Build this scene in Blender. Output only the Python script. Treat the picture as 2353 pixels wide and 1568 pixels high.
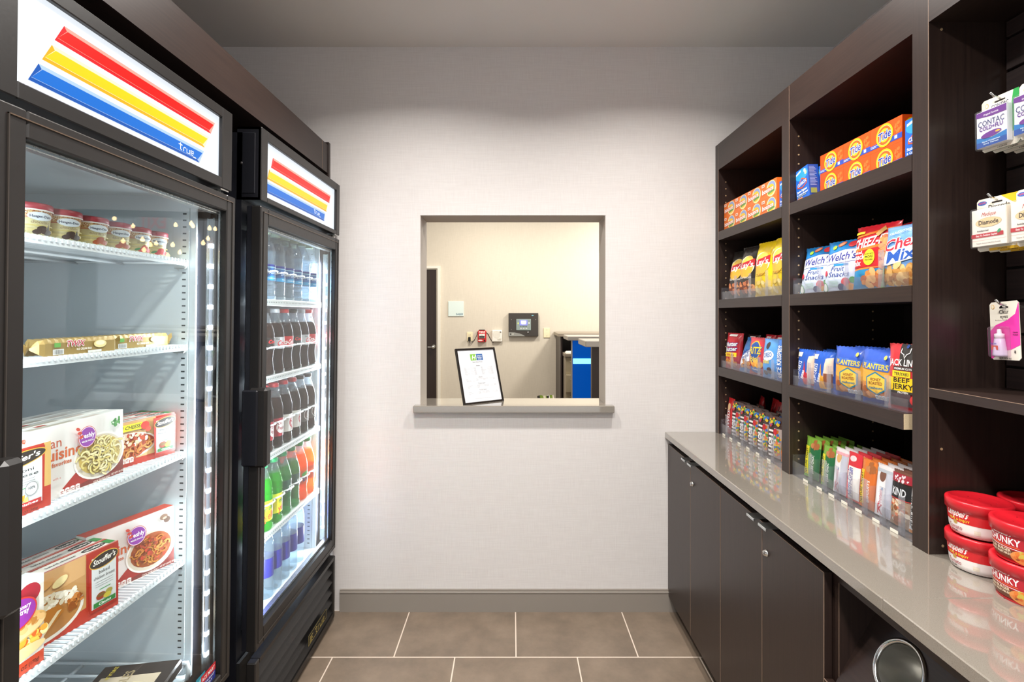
import bpy, math, random
from mathutils import Vector, Matrix, Euler, noise
from mathutils.geometry import tessellate_polygon
random.seed(7)
for o in list(bpy.data.objects): bpy.data.objects.remove(o)
SC = bpy.context.scene
COL = SC.collection
R = math.radians
# ------------------------------------------------------------------ camera, world, lights, exposure
cd = bpy.data.cameras.new('camera'); cam = bpy.data.objects.new('camera', cd); COL.objects.link(cam)
cam.location = (0, 0, 1.4); cam.rotation_euler = (R(90), 0, 0)
cd.sensor_width = 36; cd.sensor_fit = 'HORIZONTAL'; cd.lens = 1160/2353*36; cd.shift_y = -60/2353; cd.clip_start = .02
SC.camera = cam
SC.view_settings.view_transform = 'Standard'; SC.view_settings.look = 'None'
SC.view_settings.gamma = 1; SC.view_settings.use_curve_mapping = False
SC.view_settings.exposure = 0.42
w = bpy.data.worlds.new('world'); SC.world = w; w.use_nodes = True
w.node_tree.nodes['Background'].inputs[0].default_value = (.93, .96, 1, 1)
w.node_tree.nodes['Background'].inputs[1].default_value = 1.0

def area(name, loc, rot, power, col=(1, 1, 1), size=.2, sy=None, spread=180, shape='DISK'):
    l = bpy.data.lights.new(name, 'AREA'); l.energy = power; l.color = col; l.size = size
    l.shape = shape
    if sy: l.shape = 'RECTANGLE'; l.size_y = sy
    l.spread = R(spread)
    o = bpy.data.objects.new(name, l); COL.objects.link(o); o.location = loc; o.rotation_euler = rot
    return o
CANS = [(-.42, 1.55), (.62, 1.55), (.0, .35), (.1, -.9)]
CAN_W = [14, 14, 28, 25]
for (x, y), p in zip(CANS, CAN_W): area('ceiling_can_light', (x, y, 2.645), (0, 0, 0), p, (1, .96, .915), .13, spread=146)
area('lobby_ceiling_light', (-.3, 5.0, 2.9), (0, 0, 0), 38, (1, .93, .82), .5)
area('lobby_ceiling_light', (1.7, 5.2, 2.9), (0, 0, 0), 56, (1, .95, .86), .5)
area('lobby_ceiling_light', (.9, 3.4, 2.9), (0, 0, 0), 14, (1, .95, .86), .4)

# ------------------------------------------------------------------ materials
def lin(h):
    h = h.lstrip('#'); r = []
    for i in (0, 2, 4):
        c = int(h[i:i+2], 16)/255
        r.append(c/12.92 if c <= .04045 else ((c+.055)/1.055)**2.4)
    return (*r, 1)
MC = {}
def newmat(name):
    m = bpy.data.materials.new(name); m.use_nodes = True
    return m, m.node_tree, m.node_tree.nodes['Principled BSDF']
def col(h, r=.42, metal=0, coat=0, spec=.5):
    k = (h, r, metal, coat, spec)
    if k not in MC:
        m, nt, b = newmat('paint_' + h.strip('#'))
        b.inputs['Base Color'].default_value = lin(h); b.inputs['Roughness'].default_value = r
        b.inputs['Metallic'].default_value = metal; b.inputs['Coat Weight'].default_value = coat
        b.inputs['Coat Roughness'].default_value = .12
        b.inputs['Specular IOR Level'].default_value = spec
        n = nt.nodes.new('ShaderNodeTexNoise'); n.inputs['Scale'].default_value = 90
        mp = nt.nodes.new('ShaderNodeMapRange'); mp.inputs[3].default_value = max(.02, r-.05); mp.inputs[4].default_value = r+.05
        nt.links.new(n.outputs['Fac'], mp.inputs[0]); nt.links.new(mp.outputs[0], b.inputs['Roughness'])
        MC[k] = m
    return MC[k]
def emi(h, s):
    k = ('e', h, s)
    if k not in MC:
        m, nt, b = newmat('lit_' + h.strip('#'))
        b.inputs['Base Color'].default_value = tuple(q*.22 for q in lin(h)[:3])+(1,); b.inputs['Emission Color'].default_value = lin(h)
        b.inputs['Emission Strength'].default_value = s; b.inputs['Roughness'].default_value = .3
        MC[k] = m
    return MC[k]
def clear(name, tint=(1, 1, 1), ior=1.45, rough=.02, haze=0, hazecol=(1, 1, 1)):
    """see-through sheet: transparent with fresnel gloss, optional milky share"""
    if name in MC: return MC[name]
    m = bpy.data.materials.new(name); m.use_nodes = True; nt = m.node_tree; nt.nodes.clear()
    out = nt.nodes.new('ShaderNodeOutputMaterial'); t = nt.nodes.new('ShaderNodeBsdfTransparent'); g = nt.nodes.new('ShaderNodeBsdfGlossy')
    t.inputs[0].default_value = (*tint, 1); g.inputs['Roughness'].default_value = rough
    fr = nt.nodes.new('ShaderNodeFresnel')   # thin sheet: same reflectance from either side
    ge = nt.nodes.new('ShaderNodeNewGeometry'); mr = nt.nodes.new('ShaderNodeMapRange'); mr.inputs[3].default_value = ior; mr.inputs[4].default_value = 1/ior
    nt.links.new(ge.outputs['Backfacing'], mr.inputs[0]); nt.links.new(mr.outputs[0], fr.inputs[0])
    mx = nt.nodes.new('ShaderNodeMixShader'); nt.links.new(fr.outputs[0], mx.inputs[0])
    nt.links.new(t.outputs[0], mx.inputs[1]); nt.links.new(g.outputs[0], mx.inputs[2])
    last = mx
    if haze:
        d = nt.nodes.new('ShaderNodeBsdfDiffuse'); d.inputs[0].default_value = (*hazecol, 1)
        tr = nt.nodes.new('ShaderNodeBsdfTranslucent'); tr.inputs[0].default_value = (*hazecol, 1)
        ad = nt.nodes.new('ShaderNodeMixShader'); ad.inputs[0].default_value = .5
        nt.links.new(d.outputs[0], ad.inputs[1]); nt.links.new(tr.outputs[0], ad.inputs[2])
        m2 = nt.nodes.new('ShaderNodeMixShader'); m2.inputs[0].default_value = haze
        nt.links.new(mx.outputs[0], m2.inputs[1]); nt.links.new(ad.outputs[0], m2.inputs[2]); last = m2
    nt.links.new(last.outputs[0], out.inputs[0]); MC[name] = m
    return m
def coords(nt, scale=(1, 1, 1), kind='Object'):
    tc = nt.nodes.new('ShaderNodeTexCoord'); mp = nt.nodes.new('ShaderNodeMapping'); mp.inputs['Scale'].default_value = scale
    nt.links.new(tc.outputs[kind], mp.inputs[0]); return mp.outputs[0]
def ramp(nt, fac, stops):
    r = nt.nodes.new('ShaderNodeValToRGB'); e = r.color_ramp.elements
    while len(e) < len(stops): e.new(.5)
    for q, (p, c) in zip(e, stops): q.position = p; q.color = lin(c) if isinstance(c, str) else c
    nt.links.new(fac, r.inputs[0]); return r.outputs[0]
def bump(nt, b, h, s, d=.002):
    bp = nt.nodes.new('ShaderNodeBump'); bp.inputs['Strength'].default_value = s; bp.inputs['Distance'].default_value = d
    nt.links.new(h, bp.inputs['Height']); nt.links.new(bp.outputs[0], b.inputs['Normal'])
def m_linen(name, c0, c1):
    m, nt, b = newmat(name)
    a = nt.nodes.new('ShaderNodeTexNoise'); a.inputs['Scale'].default_value = 1; a.inputs['Detail'].default_value = 4
    nt.links.new(coords(nt, (330, 330, 14)), a.inputs['Vector'])
    c = nt.nodes.new('ShaderNodeTexNoise'); c.inputs['Scale'].default_value = 1; c.inputs['Detail'].default_value = 3
    nt.links.new(coords(nt, (14, 14, 420)), c.inputs['Vector'])
    ad = nt.nodes.new('ShaderNodeMath'); ad.operation = 'ADD'; nt.links.new(a.outputs['Fac'], ad.inputs[0]); nt.links.new(c.outputs['Fac'], ad.inputs[1])
    hf = nt.nodes.new('ShaderNodeMath'); hf.operation = 'MULTIPLY'; hf.inputs[1].default_value = .5; nt.links.new(ad.outputs[0], hf.inputs[0])
    nt.links.new(ramp(nt, hf.outputs[0], [(.36, c0), (.64, c1)]), b.inputs['Base Color'])
    b.inputs['Roughness'].default_value = .75; bump(nt, b, hf.outputs[0], .12, .0006); return m
def m_wood(name, c0, c1, rough=.38, axis=2):
    m, nt, b = newmat(name)
    sc = [190, 190, 190]; sc[axis] = 5
    a = nt.nodes.new('ShaderNodeTexNoise'); a.inputs['Scale'].default_value = 1; a.inputs['Detail'].default_value = 5
    nt.links.new(coords(nt, tuple(sc)), a.inputs['Vector'])
    nt.links.new(ramp(nt, a.outputs['Fac'], [(.3, c0), (.7, c1)]), b.inputs['Base Color'])
    b.inputs['Roughness'].default_value = rough; bump(nt, b, a.outputs['Fac'], .12, .0006); return m
def m_speck(name, base, dark, light, rough):
    m, nt, b = newmat(name)
    a = nt.nodes.new('ShaderNodeTexNoise'); a.inputs['Scale'].default_value = 900; a.inputs['Detail'].default_value = 2
    nt.links.new(coords(nt), a.inputs['Vector'])
    nt.links.new(ramp(nt, a.outputs['Fac'], [(.33, dark), (.43, base), (.62, base), (.70, light)]), b.inputs['Base Color'])
    b.inputs['Roughness'].default_value = rough; return m
def m_tiles():
    m, nt, b = newmat('porcelain_tile')
    tc = nt.nodes.new('ShaderNodeTexCoord'); mp = nt.nodes.new('ShaderNodeMapping')
    mp.inputs['Location'].default_value = (-.0165+20, 20*.325-2.0635+.325, 0)
    nt.links.new(tc.outputs['Object'], mp.inputs[0])
    br = nt.nodes.new('ShaderNodeTexBrick'); br.offset = .5; br.offset_frequency = 2; br.squash = 1
    br.inputs['Scale'].default_value = 1; br.inputs['Brick Width'].default_value = .5; br.inputs['Row Height'].default_value = .325
    br.inputs['Mortar Size'].default_value = .0028; br.inputs['Mortar Smooth'].default_value = .1; br.inputs['Bias'].default_value = 0
    nt.links.new(mp.outputs[0], br.inputs['Vector'])
    a = nt.nodes.new('ShaderNodeTexNoise'); a.inputs['Scale'].default_value = 7; a.inputs['Detail'].default_value = 6; a.inputs['Roughness'].default_value = .65
    nt.links.new(tc.outputs['Object'], a.inputs['Vector'])
    tile = ramp(nt, a.outputs['Fac'], [(.3, '#6c5f52'), (.5, '#7a6b5c'), (.72, '#877767')])
    nt.links.new(tile, br.inputs['Color1']); nt.links.new(tile, br.inputs['Color2']); br.inputs['Mortar'].default_value = lin('#d8c8b8')
    nt.links.new(br.outputs['Color'], b.inputs['Base Color'])
    b.inputs['Roughness'].default_value = .42
    iv = nt.nodes.new('ShaderNodeMath'); iv.operation = 'SUBTRACT'; iv.inputs[0].default_value = 1; nt.links.new(br.outputs['Fac'], iv.inputs[1])
    bump(nt, b, iv.outputs[0], .5, .002); return m
WALL = m_linen('wall_linen', '#d3cecb', '#dcd8d5')
FARWALL = m_linen('far_wall_linen', '#cfc6b6', '#d8cfbf')
WOOD = m_wood('dark_laminate', '#261b18', '#31241f', .36)
WOODH = m_wood('dark_laminate_lengthwise', '#261b18', '#31241f', .36, 1)
SLAT = m_wood('slat_laminate', '#2a2020', '#382c2a', .4, 1)
EDGE = col('#8f7765', .5)  # lighter tan for worn panel edges, with their highlight lines put into the colour
QUARTZ = m_speck('quartz_top', '#8b847a', '#7a7369', '#9a9388', .10)
qb = QUARTZ.node_tree.nodes['Principled BSDF']; qb.inputs['Coat Weight'].default_value = 1; qb.inputs['Coat Roughness'].default_value = .04; qb.inputs['Coat IOR'].default_value = 1.75
TILE = m_tiles()
CEIL = col('#dedcd8', .9); PAINTG = col('#8d857c', .5); REVEAL = col('#b9b0a6', .7)
BLACK = col('#1d1b1a', .38); BLACKS = col('#12131a', .42); RUB = col('#0b0b0c', .6)
WHITEIN = col('#c9d2d6', .35); WIRE = col('#d9dfe2', .35)
CHROME = col('#d5d5d2', .18, 1); STEEL = col('#c8c8c4', .3, 1); ALU = col('#d4dadd', .28, 1); BRASS = col('#c8ab84', .35, .4)
GLASS = clear('door_glass', (.94, .965, .962), 1.37, .0)
ACRY = clear('acrylic', (.95, .955, .97), 1.45, .03, .045, (.85, .87, .95))
ACRY2 = clear('acrylic_flange', (.93, .94, .96), 1.49, .05, .16, (.86, .88, .95))
PET = clear('clear_plastic', (.86, .9, .93), 1.5, .05, .12, (.8, .88, .95))
# ------------------------------------------------------------------ glyph outlines (default font), laid out by hand
GLY = {}
def load_glyphs():
    chars = [chr(c) for c in range(33, 127)]; todo = []
    for style, off in (('r', 0), ('b', .022)):
        for c in chars + ['I|']:
            body = 'I' if c == 'I|' else c
            for suf in ('', 'I'):
                cu = bpy.data.curves.new('g', 'FONT'); cu.body = body + suf; cu.offset = off; cu.resolution_u = 2; cu.fill_mode = 'FRONT'
                o = bpy.data.objects.new('g', cu); COL.objects.link(o); todo.append((style, c, suf, o, cu))
    dg = bpy.context.evaluated_depsgraph_get(); dg.update()
    raw = {}
    for style, c, suf, o, cu in todo:
        ev = o.evaluated_get(dg); me = ev.to_mesh(); vs = [(v.co.x, v.co.y) for v in me.vertices]
        me.calc_loop_triangles(); tr = [tuple(t.vertices) for t in me.loop_triangles]
        raw[(style, c, suf)] = (vs, tr); ev.to_mesh_clear()
    for style in 'rb':
        ivs = raw[(style, 'I|', '')][0]; il = min(v[0] for v in ivs); iw = max(v[0] for v in ivs)-il
        for c in chars:
            vs, tr = raw[(style, c, '')]; v2 = raw[(style, c, 'I')][0]
            GLY[(style, c)] = (vs, tr, max(v[0] for v in v2)-iw-il)
        GLY[(style, ' ')] = ([], [], .32)
    for style, c, suf, o, cu in todo: bpy.data.objects.remove(o); bpy.data.curves.remove(cu)
load_glyphs()
# ------------------------------------------------------------------ mesh builder
class MB:
    def __init__(s): s.v = []; s.f = []; s.m = []; s.mats = []; s.sm = []
    def mi(s, m):
        if m not in s.mats: s.mats.append(m)
        return s.mats.index(m)
    def add(s, vs, fs, m, smooth=False):
        b = len(s.v); s.v += [tuple(v) for v in vs]; k = s.mi(m)
        for f in fs: s.f.append(tuple(b+i for i in f)); s.m.append(k); s.sm.append(smooth)
        return s
    def box(s, x0, x1, y0, y1, z0, z1, m, bev=0):
        if bev:
            b = bev; vs = []; 
            for z in (z0, z0+b, z1-b, z1):
                i = b if z in (z0, z1) else 0
                for (x, y) in ((x0+b, y0+i), (x1-b, y0+i), (x1-i, y0+b), (x1-i, y1-b), (x1-b, y1-i), (x0+b, y1-i), (x0+i, y1-b), (x0+i, y0+b)): vs.append((x, y, z))
            fs = [tuple(range(7, -1, -1)), tuple(range(24, 32))]
            for r in range(3):
                for i in range(8): j = (i+1) % 8; fs.append((r*8+i, r*8+j, r*8+8+j, r*8+8+i))
            return s.add(vs, fs, m)
        vs = [(x0, y0, z0), (x1, y0, z0), (x1, y1, z0), (x0, y1, z0), (x0, y0, z1), (x1, y0, z1), (x1, y1, z1), (x0, y1, z1)]
        return s.add(vs, [(0, 3, 2, 1), (4, 5, 6, 7), (0, 1, 5, 4), (1, 2, 6, 5), (2, 3, 7, 6), (3, 0, 4, 7)], m)
    def lathe(s, prof, m, n=20, c=(0, 0), smooth=True, caps=True):
        vs = []; fs = []
        for r, z in prof:
            for i in range(n): a = 2*math.pi*i/n; vs.append((c[0]+r*math.cos(a), c[1]+r*math.sin(a), z))
        for k in range(len(prof)-1):
            for i in range(n): j = (i+1) % n; fs.append((k*n+i, k*n+j, k*n+n+j, k*n+n+i))
        if caps:
            if prof[0][0] > 1e-5: fs.append(tuple(range(n-1, -1, -1)))
            if prof[-1][0] > 1e-5: fs.append(tuple((len(prof)-1)*n+i for i in range(n)))
        return s.add(vs, fs, m, smooth)
    def tube(s, pts, r, m, n=6):
        pts = [Vector(p) for p in pts]; vs = []; fs = []
        for i, p in enumerate(pts):
            d = (pts[min(i+1, len(pts)-1)]-pts[max(i-1, 0)]).normalized()
            u = d.cross(Vector((0, 0, 1)) if abs(d.z) < .9 else Vector((1, 0, 0))).normalized(); w_ = d.cross(u)
            for k in range(n): a = 2*math.pi*k/n; vs.append(p+u*r*math.cos(a)+w_*r*math.sin(a))
        for i in range(len(pts)-1):
            for k in range(n): j = (k+1) % n; fs.append((i*n+k, i*n+j, i*n+n+j, i*n+n+k))
        fs += [tuple(range(n-1, -1, -1)), tuple((len(pts)-1)*n+k for k in range(n))]
        return s.add(vs, fs, m, n > 5)
    def xf(s, M, a=0):
        for i in range(a, len(s.v)): s.v[i] = tuple(M @ Vector(s.v[i]))
        return s
    def build(s, name, parent=None):
        me = bpy.data.meshes.new(name); me.from_pydata(s.v, [], s.f)
        for m in s.mats: me.materials.append(m)
        me.polygons.foreach_set('material_index', s.m); me.polygons.foreach_set('use_smooth', s.sm); me.update()
        o = bpy.data.objects.new(name, me); COL.objects.link(o)
        if parent: o.parent = parent
        return o
class Decal:
    """flat print laid on a surface; fmap(u, v, lift) -> point. later shapes lie above earlier ones"""
    def __init__(s, mb, fmap, L=None, step=.00012, base=.00012): s.mb = mb; s.f = fmap; s.L = L; s.step = step; s.k = base
    def tris(s, vs, tr, m):
        s.k += s.step
        if s.L:
            vs = list(vs); out = []; st = [t for t in tr]; L2 = s.L**2; cache = {}
            def mid(a, b):
                k = (a, b) if a < b else (b, a)
                if k not in cache: cache[k] = len(vs); vs.append(((vs[a][0]+vs[b][0])/2, (vs[a][1]+vs[b][1])/2))
                return cache[k]
            while st:
                a, b, c = st.pop()
                d = [((vs[p][0]-vs[q][0])**2+(vs[p][1]-vs[q][1])**2, p, q, r) for p, q, r in ((a, b, c), (b, c, a), (c, a, b))]
                e, p, q, r = max(d)
                if e > L2: k = mid(p, q); st += [(p, k, r), (k, q, r)]
                else: out.append((a, b, c))
            tr = out
        s.mb.add([s.f(u, v, s.k) for u, v in vs], tr, m)
    def poly(s, pts, m):
        if isinstance(m, str): m = col(m)
        tr = tessellate_polygon([[Vector((p[0], p[1], 0)) for p in pts]]); s.tris(pts, [tuple(t) for t in tr], m)
    def rect(s, x0, y0, x1, y1, m): s.poly([(x0, y0), (x1, y0), (x1, y1), (x0, y1)], m)
    def ell(s, cx, cy, rx, ry, m, n=22, rot=0):
        if isinstance(m, str): m = col(m)
        c, q = math.cos(rot), math.sin(rot); P = []
        for i in range(n):
            a = 2*math.pi*i/n; x, y = rx*math.cos(a), ry*math.sin(a); P.append((cx+x*c-y*q, cy+x*q+y*c))
        s.tris([(cx, cy)]+P, [(0, 1+i, 1+(i+1) % n) for i in range(n)], m)
    def stroke(s, pts, wd, m):
        if isinstance(m, str): m = col(m)
        L, Rr = [], []
        for i in range(len(pts)):
            a = pts[max(i-1, 0)]; b = pts[min(i+1, len(pts)-1)]; dx, dy = b[0]-a[0], b[1]-a[1]; l = math.hypot(dx, dy) or 1
            nx, ny = -dy/l*wd/2, dx/l*wd/2; L.append((pts[i][0]+nx, pts[i][1]+ny)); Rr.append((pts[i][0]-nx, pts[i][1]-ny))
        vs = L+Rr; n = len(pts); tr = []
        for i in range(n-1): tr += [(i, i+1, n+i), (i+1, n+i+1, n+i)]
        s.tris(vs, tr, m)
    def text(s, t, x, y, h, m, bold=True, shear=0, rot=0, wid=None, anchor='c', outline=None, ow=.12):
        """h = cap height; wid squeezes the line to a width; anchor c / l"""
        if isinstance(m, str): m = col(m)
        st = 'b' if bold else 'r'; sc = h/.73; X = 0; vs = []; tr = []
        for c in t:
            g = GLY.get((st, c), GLY[(st, ' ')]); b = len(vs)
            vs += [((p[0]+X), p[1]) for p in g[0]]; tr += [tuple(b+i for i in q) for q in g[1]]; X += g[2]
        sx = sc if not wid else wid/max(X, .01)
        off = X*sx/2 if anchor == 'c' else 0; c_, q_ = math.cos(rot), math.sin(rot); out = []
        for px, py in vs:
            a = px*sx-off+shear*py*sc; b = py*sc
            out.append((x+a*c_-b*q_, y+a*q_+b*c_))
        if outline:
            om = col(outline) if isinstance(outline, str) else outline
            for dx, dy in ((-1, 0), (1, 0), (0, 1), (0, -1), (.7, .7), (-.7, -.7)):
                k = s.k; s.tris([(p[0]+dx*h*ow, p[1]+dy*h*ow) for p in out], tr, om); s.k = k+s.step*.05
            s.k += s.step*1.2
        s.tris(out, tr, m)
    def blobs(s, cx, cy, rx, ry, n, cols, size, seed=1, asp=.7):
        rn = random.Random(seed)
        for i in range(n):
            a = rn.random()*6.28; q = math.sqrt(rn.random()); z = size*(.6+rn.random()*.7); s.k -= s.step*.8
            s.ell(cx+rx*q*math.cos(a), cy+ry*q*math.sin(a), z, z*asp, rn.choice(cols), 9, rn.random()*3)
    def noodles(s, cx, cy, rx, ry, n, cols, wd, seed=1):
        rn = random.Random(seed)
        for i in range(n):
            a = rn.random()*6.28; q = math.sqrt(rn.random())*.8; x, y = cx+rx*q*math.cos(a), cy+ry*q*math.sin(a); th = rn.random()*6.28; P = []; k = rn.choice((-1, 1))*rn.uniform(.25, .6)
            for j in range(8):
                P.append((x, y)); x += wd*1.3*math.cos(th); y += wd*1.0*math.sin(th); th += k
            c = rn.choice(cols); s.k -= s.step*1.6; s.stroke(P, wd*1.25, '#8a6a2c' if i % 2 else '#b79246'); s.stroke(P, wd, c)
def flat(y=0, x0=0, z0=0): return lambda u, v, l: (x0+u, y-l, z0+v)
def cylmap(rf, z0=0, c=(0, 0)):
    """u = arc length at radius rf(v); u = 0 faces -y"""
    def f(u, v, l):
        r = rf(v); a = u/rf(0) ; return (c[0]+(r+l)*math.sin(a), c[1]-(r+l)*math.cos(a), z0+v)
    return f
def empty(name, loc=(0, 0, 0), rot=(0, 0, 0)):
    o = bpy.data.objects.new(name, None); COL.objects.link(o); o.location = loc; o.rotation_euler = rot; o.empty_display_size = .1; return o
def tag(o, label, cat, group=None, kind=None):
    o['label'] = label; o['category'] = cat
    if group: o['group'] = group
    if kind: o['kind'] = kind
    return o
def struct(o): o['kind'] = 'structure'; return o
def dup(o, parent=None):
    c = o.copy(); COL.objects.link(c); c.parent = parent
    for ch in list(KIDS.get(o.name, [])):
        d = ch.copy(); COL.objects.link(d); d.parent = c
    return c
KIDS = {}
def kids(o, lst): KIDS[o.name] = lst; return o
ORD = ['first', 'second', 'third', 'fourth', 'fifth', 'sixth', 'seventh', 'eighth', 'ninth', 'tenth']
#@@ROOM
D0 = 2.388
# ------------------------------------------------------------------ room shell
struct(MB().box(-1.9, 1.56, -2.6, D0, -.05, 0, TILE).build('floor'))
struct(MB().box(-1.9, 1.56, -2.6, D0+.17, 2.668, 2.72, CEIL).build('ceiling'))
struct(MB().box(-1.97, -1.9, -2.6, D0, -.05, 2.72, WALL).build('wall_left'))
struct(MB().box(1.521, 1.6, -2.6, D0, -.05, 2.72, WALL).build('wall_right'))
WX0, WX1, WZ0, WZ1, WY1 = -.434, .4426, .977, 1.8714, 2.56
mb = MB()
for x0, x1, z0, z1 in ((-1.97, WX0, -.05, 2.72), (WX1, 1.6, -.05, 2.72), (WX0, WX1, WZ1, 2.72), (WX0, WX1, -.05, WZ0-.036)):
    mb.box(x0, x1, D0, WY1, z0, z1, WALL)
mb.box(WX0, WX0+.0015, D0+.002, WY1, WZ0, WZ1, REVEAL); mb.box(WX1-.0015, WX1, D0+.002, WY1, WZ0, WZ1, REVEAL)
mb.box(WX0, WX1, D0+.002, WY1, WZ1-.0015, WZ1, REVEAL)
struct(mb.build('wall_back'))
mb = MB(); mb.box(-.812, .80, D0-.012, D0, 0, .090, PAINTG); mb.box(-.812, .80, D0-.015, D0, .090, .096, PAINTG, .002); mb.box(-.812, .80, D0-.009, D0, .096, .104, PAINTG)
struct(mb.build('baseboard_back'))
mb = MB(); mb.box(-.4615, .4777, 2.348, D0+.001, .942, WZ0, QUARTZ, .004); mb.box(WX0+.001, WX1-.001, D0, WY1, .942, WZ0, QUARTZ)
tag(mb.build('window_sill'), 'speckled grey stone sill under the pass-through opening', 'sill')
# lobby beyond the opening
FY = 6.35; PX = 1160/FY
struct(MB().box(-3, 6.5, WY1, 9.2, -.05, 0, TILE).build('floor'))
struct(MB().box(-3, 6.5, WY1, 9.2, 3.0, 3.05, CEIL).build('ceiling'))
struct(MB().box(-3, .93, FY, FY+.1, 0, 3.0, FARWALL).build('wall_far'))
struct(MB().box(.93, 1.3, FY, FY+.1, 0, 3.0, FARWALL).build('wall_far'))
struct(MB().box(-3.1, -3, WY1, 9.2, 0, 3.0, FARWALL).build('wall_lobby_left'))
def fx(px): return (px-1176)/PX
def fz(py): return 1.4-(py-724)/PX
WP = col('#e9e4d8', .4)
d = empty('door_1', (0, FY, 0)); struct(d)
MB().box(-2.0, fx(1003), FY-.02, FY-.005, 0, fz(620), WOOD).build('door_leaf', d).location = (0, -FY, 0)
mb = MB(); mb.box(fx(1003), fx(1006), FY-.03, FY, 0, fz(617), col('#b9b0a0')); mb.box(fx(1006), fx(1012), FY-.045, FY, 0, fz(612), WP); mb.box(-2.1, fx(1006), FY-.045, FY, fz(618), fz(612), WP); mb.box(-2.1, fx(1003), FY-.03, FY, fz(620.5), fz(618), col('#b9b0a0'))
mb.build('door_frame', d).location = (0, -FY, 0)
mb = MB(); mb.lathe([(.001, 0), (.028, 0), (.03, .006), (.03, .012), (.012, .016), (.011, .04), (.02, .05), (.024, .062), (.015, .075), (.001, .078)], STEEL, 16)
mb.xf(Matrix.Translation((fx(996), -.02, fz(797))) @ Matrix.Rotation(R(90), 4, 'X')); mb.box(fx(984), fx(996), -.075, -.062, fz(797)-.008, fz(797)+.008, STEEL, .003)
mb.build('door_handle', d)
# wall plaques and devices
mb = MB(); mb.box(fx(1029.7), fx(1065.2), FY-.014, FY-.001, fz(727), fz(692.5), col('#dbe9e4', .2), .002)
D = Decal(mb, flat(FY-.014)); D.text('SALES', fx(1055.5), fz(724.5), .024, '#27617c', wid=.088); tag(mb.build('wall_sign'), 'pale glass plaque reading SALES on the far beige wall', 'sign')
IV = col('#efe2bd', .35)
mb = MB(); mb.box(fx(1072.5), fx(1085.7), FY-.008, FY, fz(784), fz(763.5), IV, .002); mb.box(fx(1075.5), fx(1082.5), FY-.011, FY-.008, fz(781), fz(775), IV); mb.box(fx(1075.5), fx(1082.5), FY-.011, FY-.008, fz(772.5), fz(766.5), IV)
for q in (1077.5, 1080.3): mb.box(fx(q)-.001, fx(q)+.001, FY-.0115, FY-.011, fz(770.8), fz(768.2), RUB)
tag(mb.build('wall_outlet'), 'ivory wall outlet with a black plug in its lower socket', 'outlet')
mb = MB(); mb.box(fx(1076), fx(1081.3), FY-.05, FY-.0115, fz(784), fz(774.5), RUB, .004); mb.tube([(fx(1078.6), FY-.03, fz(784)), (fx(1079), FY-.03, fz(788)), (fx(1083), FY-.015, fz(788.5)), (fx(1090), FY-.006, fz(781)), (fx(1096), FY-.005, fz(769)), (fx(1097), FY-.005, fz(763))], .0035, RUB, 5)
tag(mb.build('power_adapter'), 'black plug-in power adapter with a thin cord in the ivory outlet', 'adapter')
t = tag(empty('fire_alarm_pull', (fx(1107.5), FY, fz(773))), 'red wall-mounted pull station marked FIRE with white handle', 'fire alarm')
RED = col('#c8262b', .3)
mb = MB(); mb.box(-.053, .053, -.05, -.0, -.072, .072, RED, .008); D = Decal(mb, flat(-.05)); D.text('FIRE', 0, .042, .024, '#f6eee8', wid=.082); D.ell(-.02, -.05, .028, .009, '#f0d8d4'); D.ell(.033, -.052, .011, .011, '#221a1a'); mb.build('housing', t)
mb = MB(); mb.box(-.037, .037, -.062, -.05, -.022, .03, col('#dcd5cf'), .004); mb.box(-.034, .034, -.066, -.062, -.014, .004, RUB, .002); D = Decal(mb, flat(-.0625)); D.text('PULL', 0, .012, .009, '#333333'); mb.build('pull_handle', t)
MB().box(-.04, .035, -.04, -.004, .072, .083, RUB, .003).build('top_cap', t)
tag(MB().tube([(fx(1117), FY-.006, fz(764)), (fx(1121), FY-.006, fz(768)), (fx(1127), FY-.006, fz(780)), (fx(1133), FY-.006, fz(788))], .0035, RUB, 5).build('wire'), 'thin black wire between the red pull station and white alarm horn', 'wire')
t = tag(empty('alarm_horn', (fx(1141.8), FY, fz(772.3))), 'white square wall horn with round grille beside the red pull station', 'alarm')
W2 = col('#ece8de', .35); mb = MB(); mb.box(-.065, .065, -.04, 0, -.073, .075, W2, .008); mb.build('housing', t)
mb = MB(); D = Decal(mb, flat(-.04)); D.ell(-.006, .017, .045, .045, '#d2cdc0', 30); D.ell(-.006, .017, .042, .042, '#e2ddd1', 30)
for k in range(9): D.rect(-.045+k*.009, .013-.0, -.0425+k*.009, .016, '#b7b1a4')
mb.build('grille', t)
mb = MB(); mb.box(.010, .052, -.042, -.04, -.05, -.028, col('#c9c3b4'), .002); mb.box(.016, .026, -.044, -.042, -.046, -.032, W2); mb.box(.034, .044, -.044, -.042, -.046, -.032, W2); mb.build('terminal', t)
mb = MB(); mb.lathe([(.001, 0), (.009, 0), (.009, .008), (.001, .008)], STEEL, 12); mb.xf(Matrix.Translation((.045, -.04, .055)) @ Matrix.Rotation(R(90), 4, 'X')); mb.build('key_lock', t)
t = tag(empty('alarm_control_unit', (fx(1202), FY, fz(746.5))), 'large dark grey alarm control panel with lit blue display on the far wall', 'control panel')
mb = MB(); mb.box(-.186, .186, -.05, 0, -.145, .145, col('#3c3733', .4), .004); D = Decal(mb, flat(-.05))
D.poly([(-.184, -.143), (.02, -.143), (-.0, -.128), (-.05, -.108), (-.11, -.096), (-.184, -.093)], '#8d8d88'); D.rect(-.165, -.128, -.155, -.108, '#222222'); D.text('EST', -.13, -.122, .012, '#e6e4dc', wid=.030); D.ell(.115, .116, .014, .004, '#79c6d6')
for p in ((-.15, .065), (-.15, -.06), (.155, .065)): D.ell(*p, .003, .003, '#c8c4bc', 8)
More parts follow.
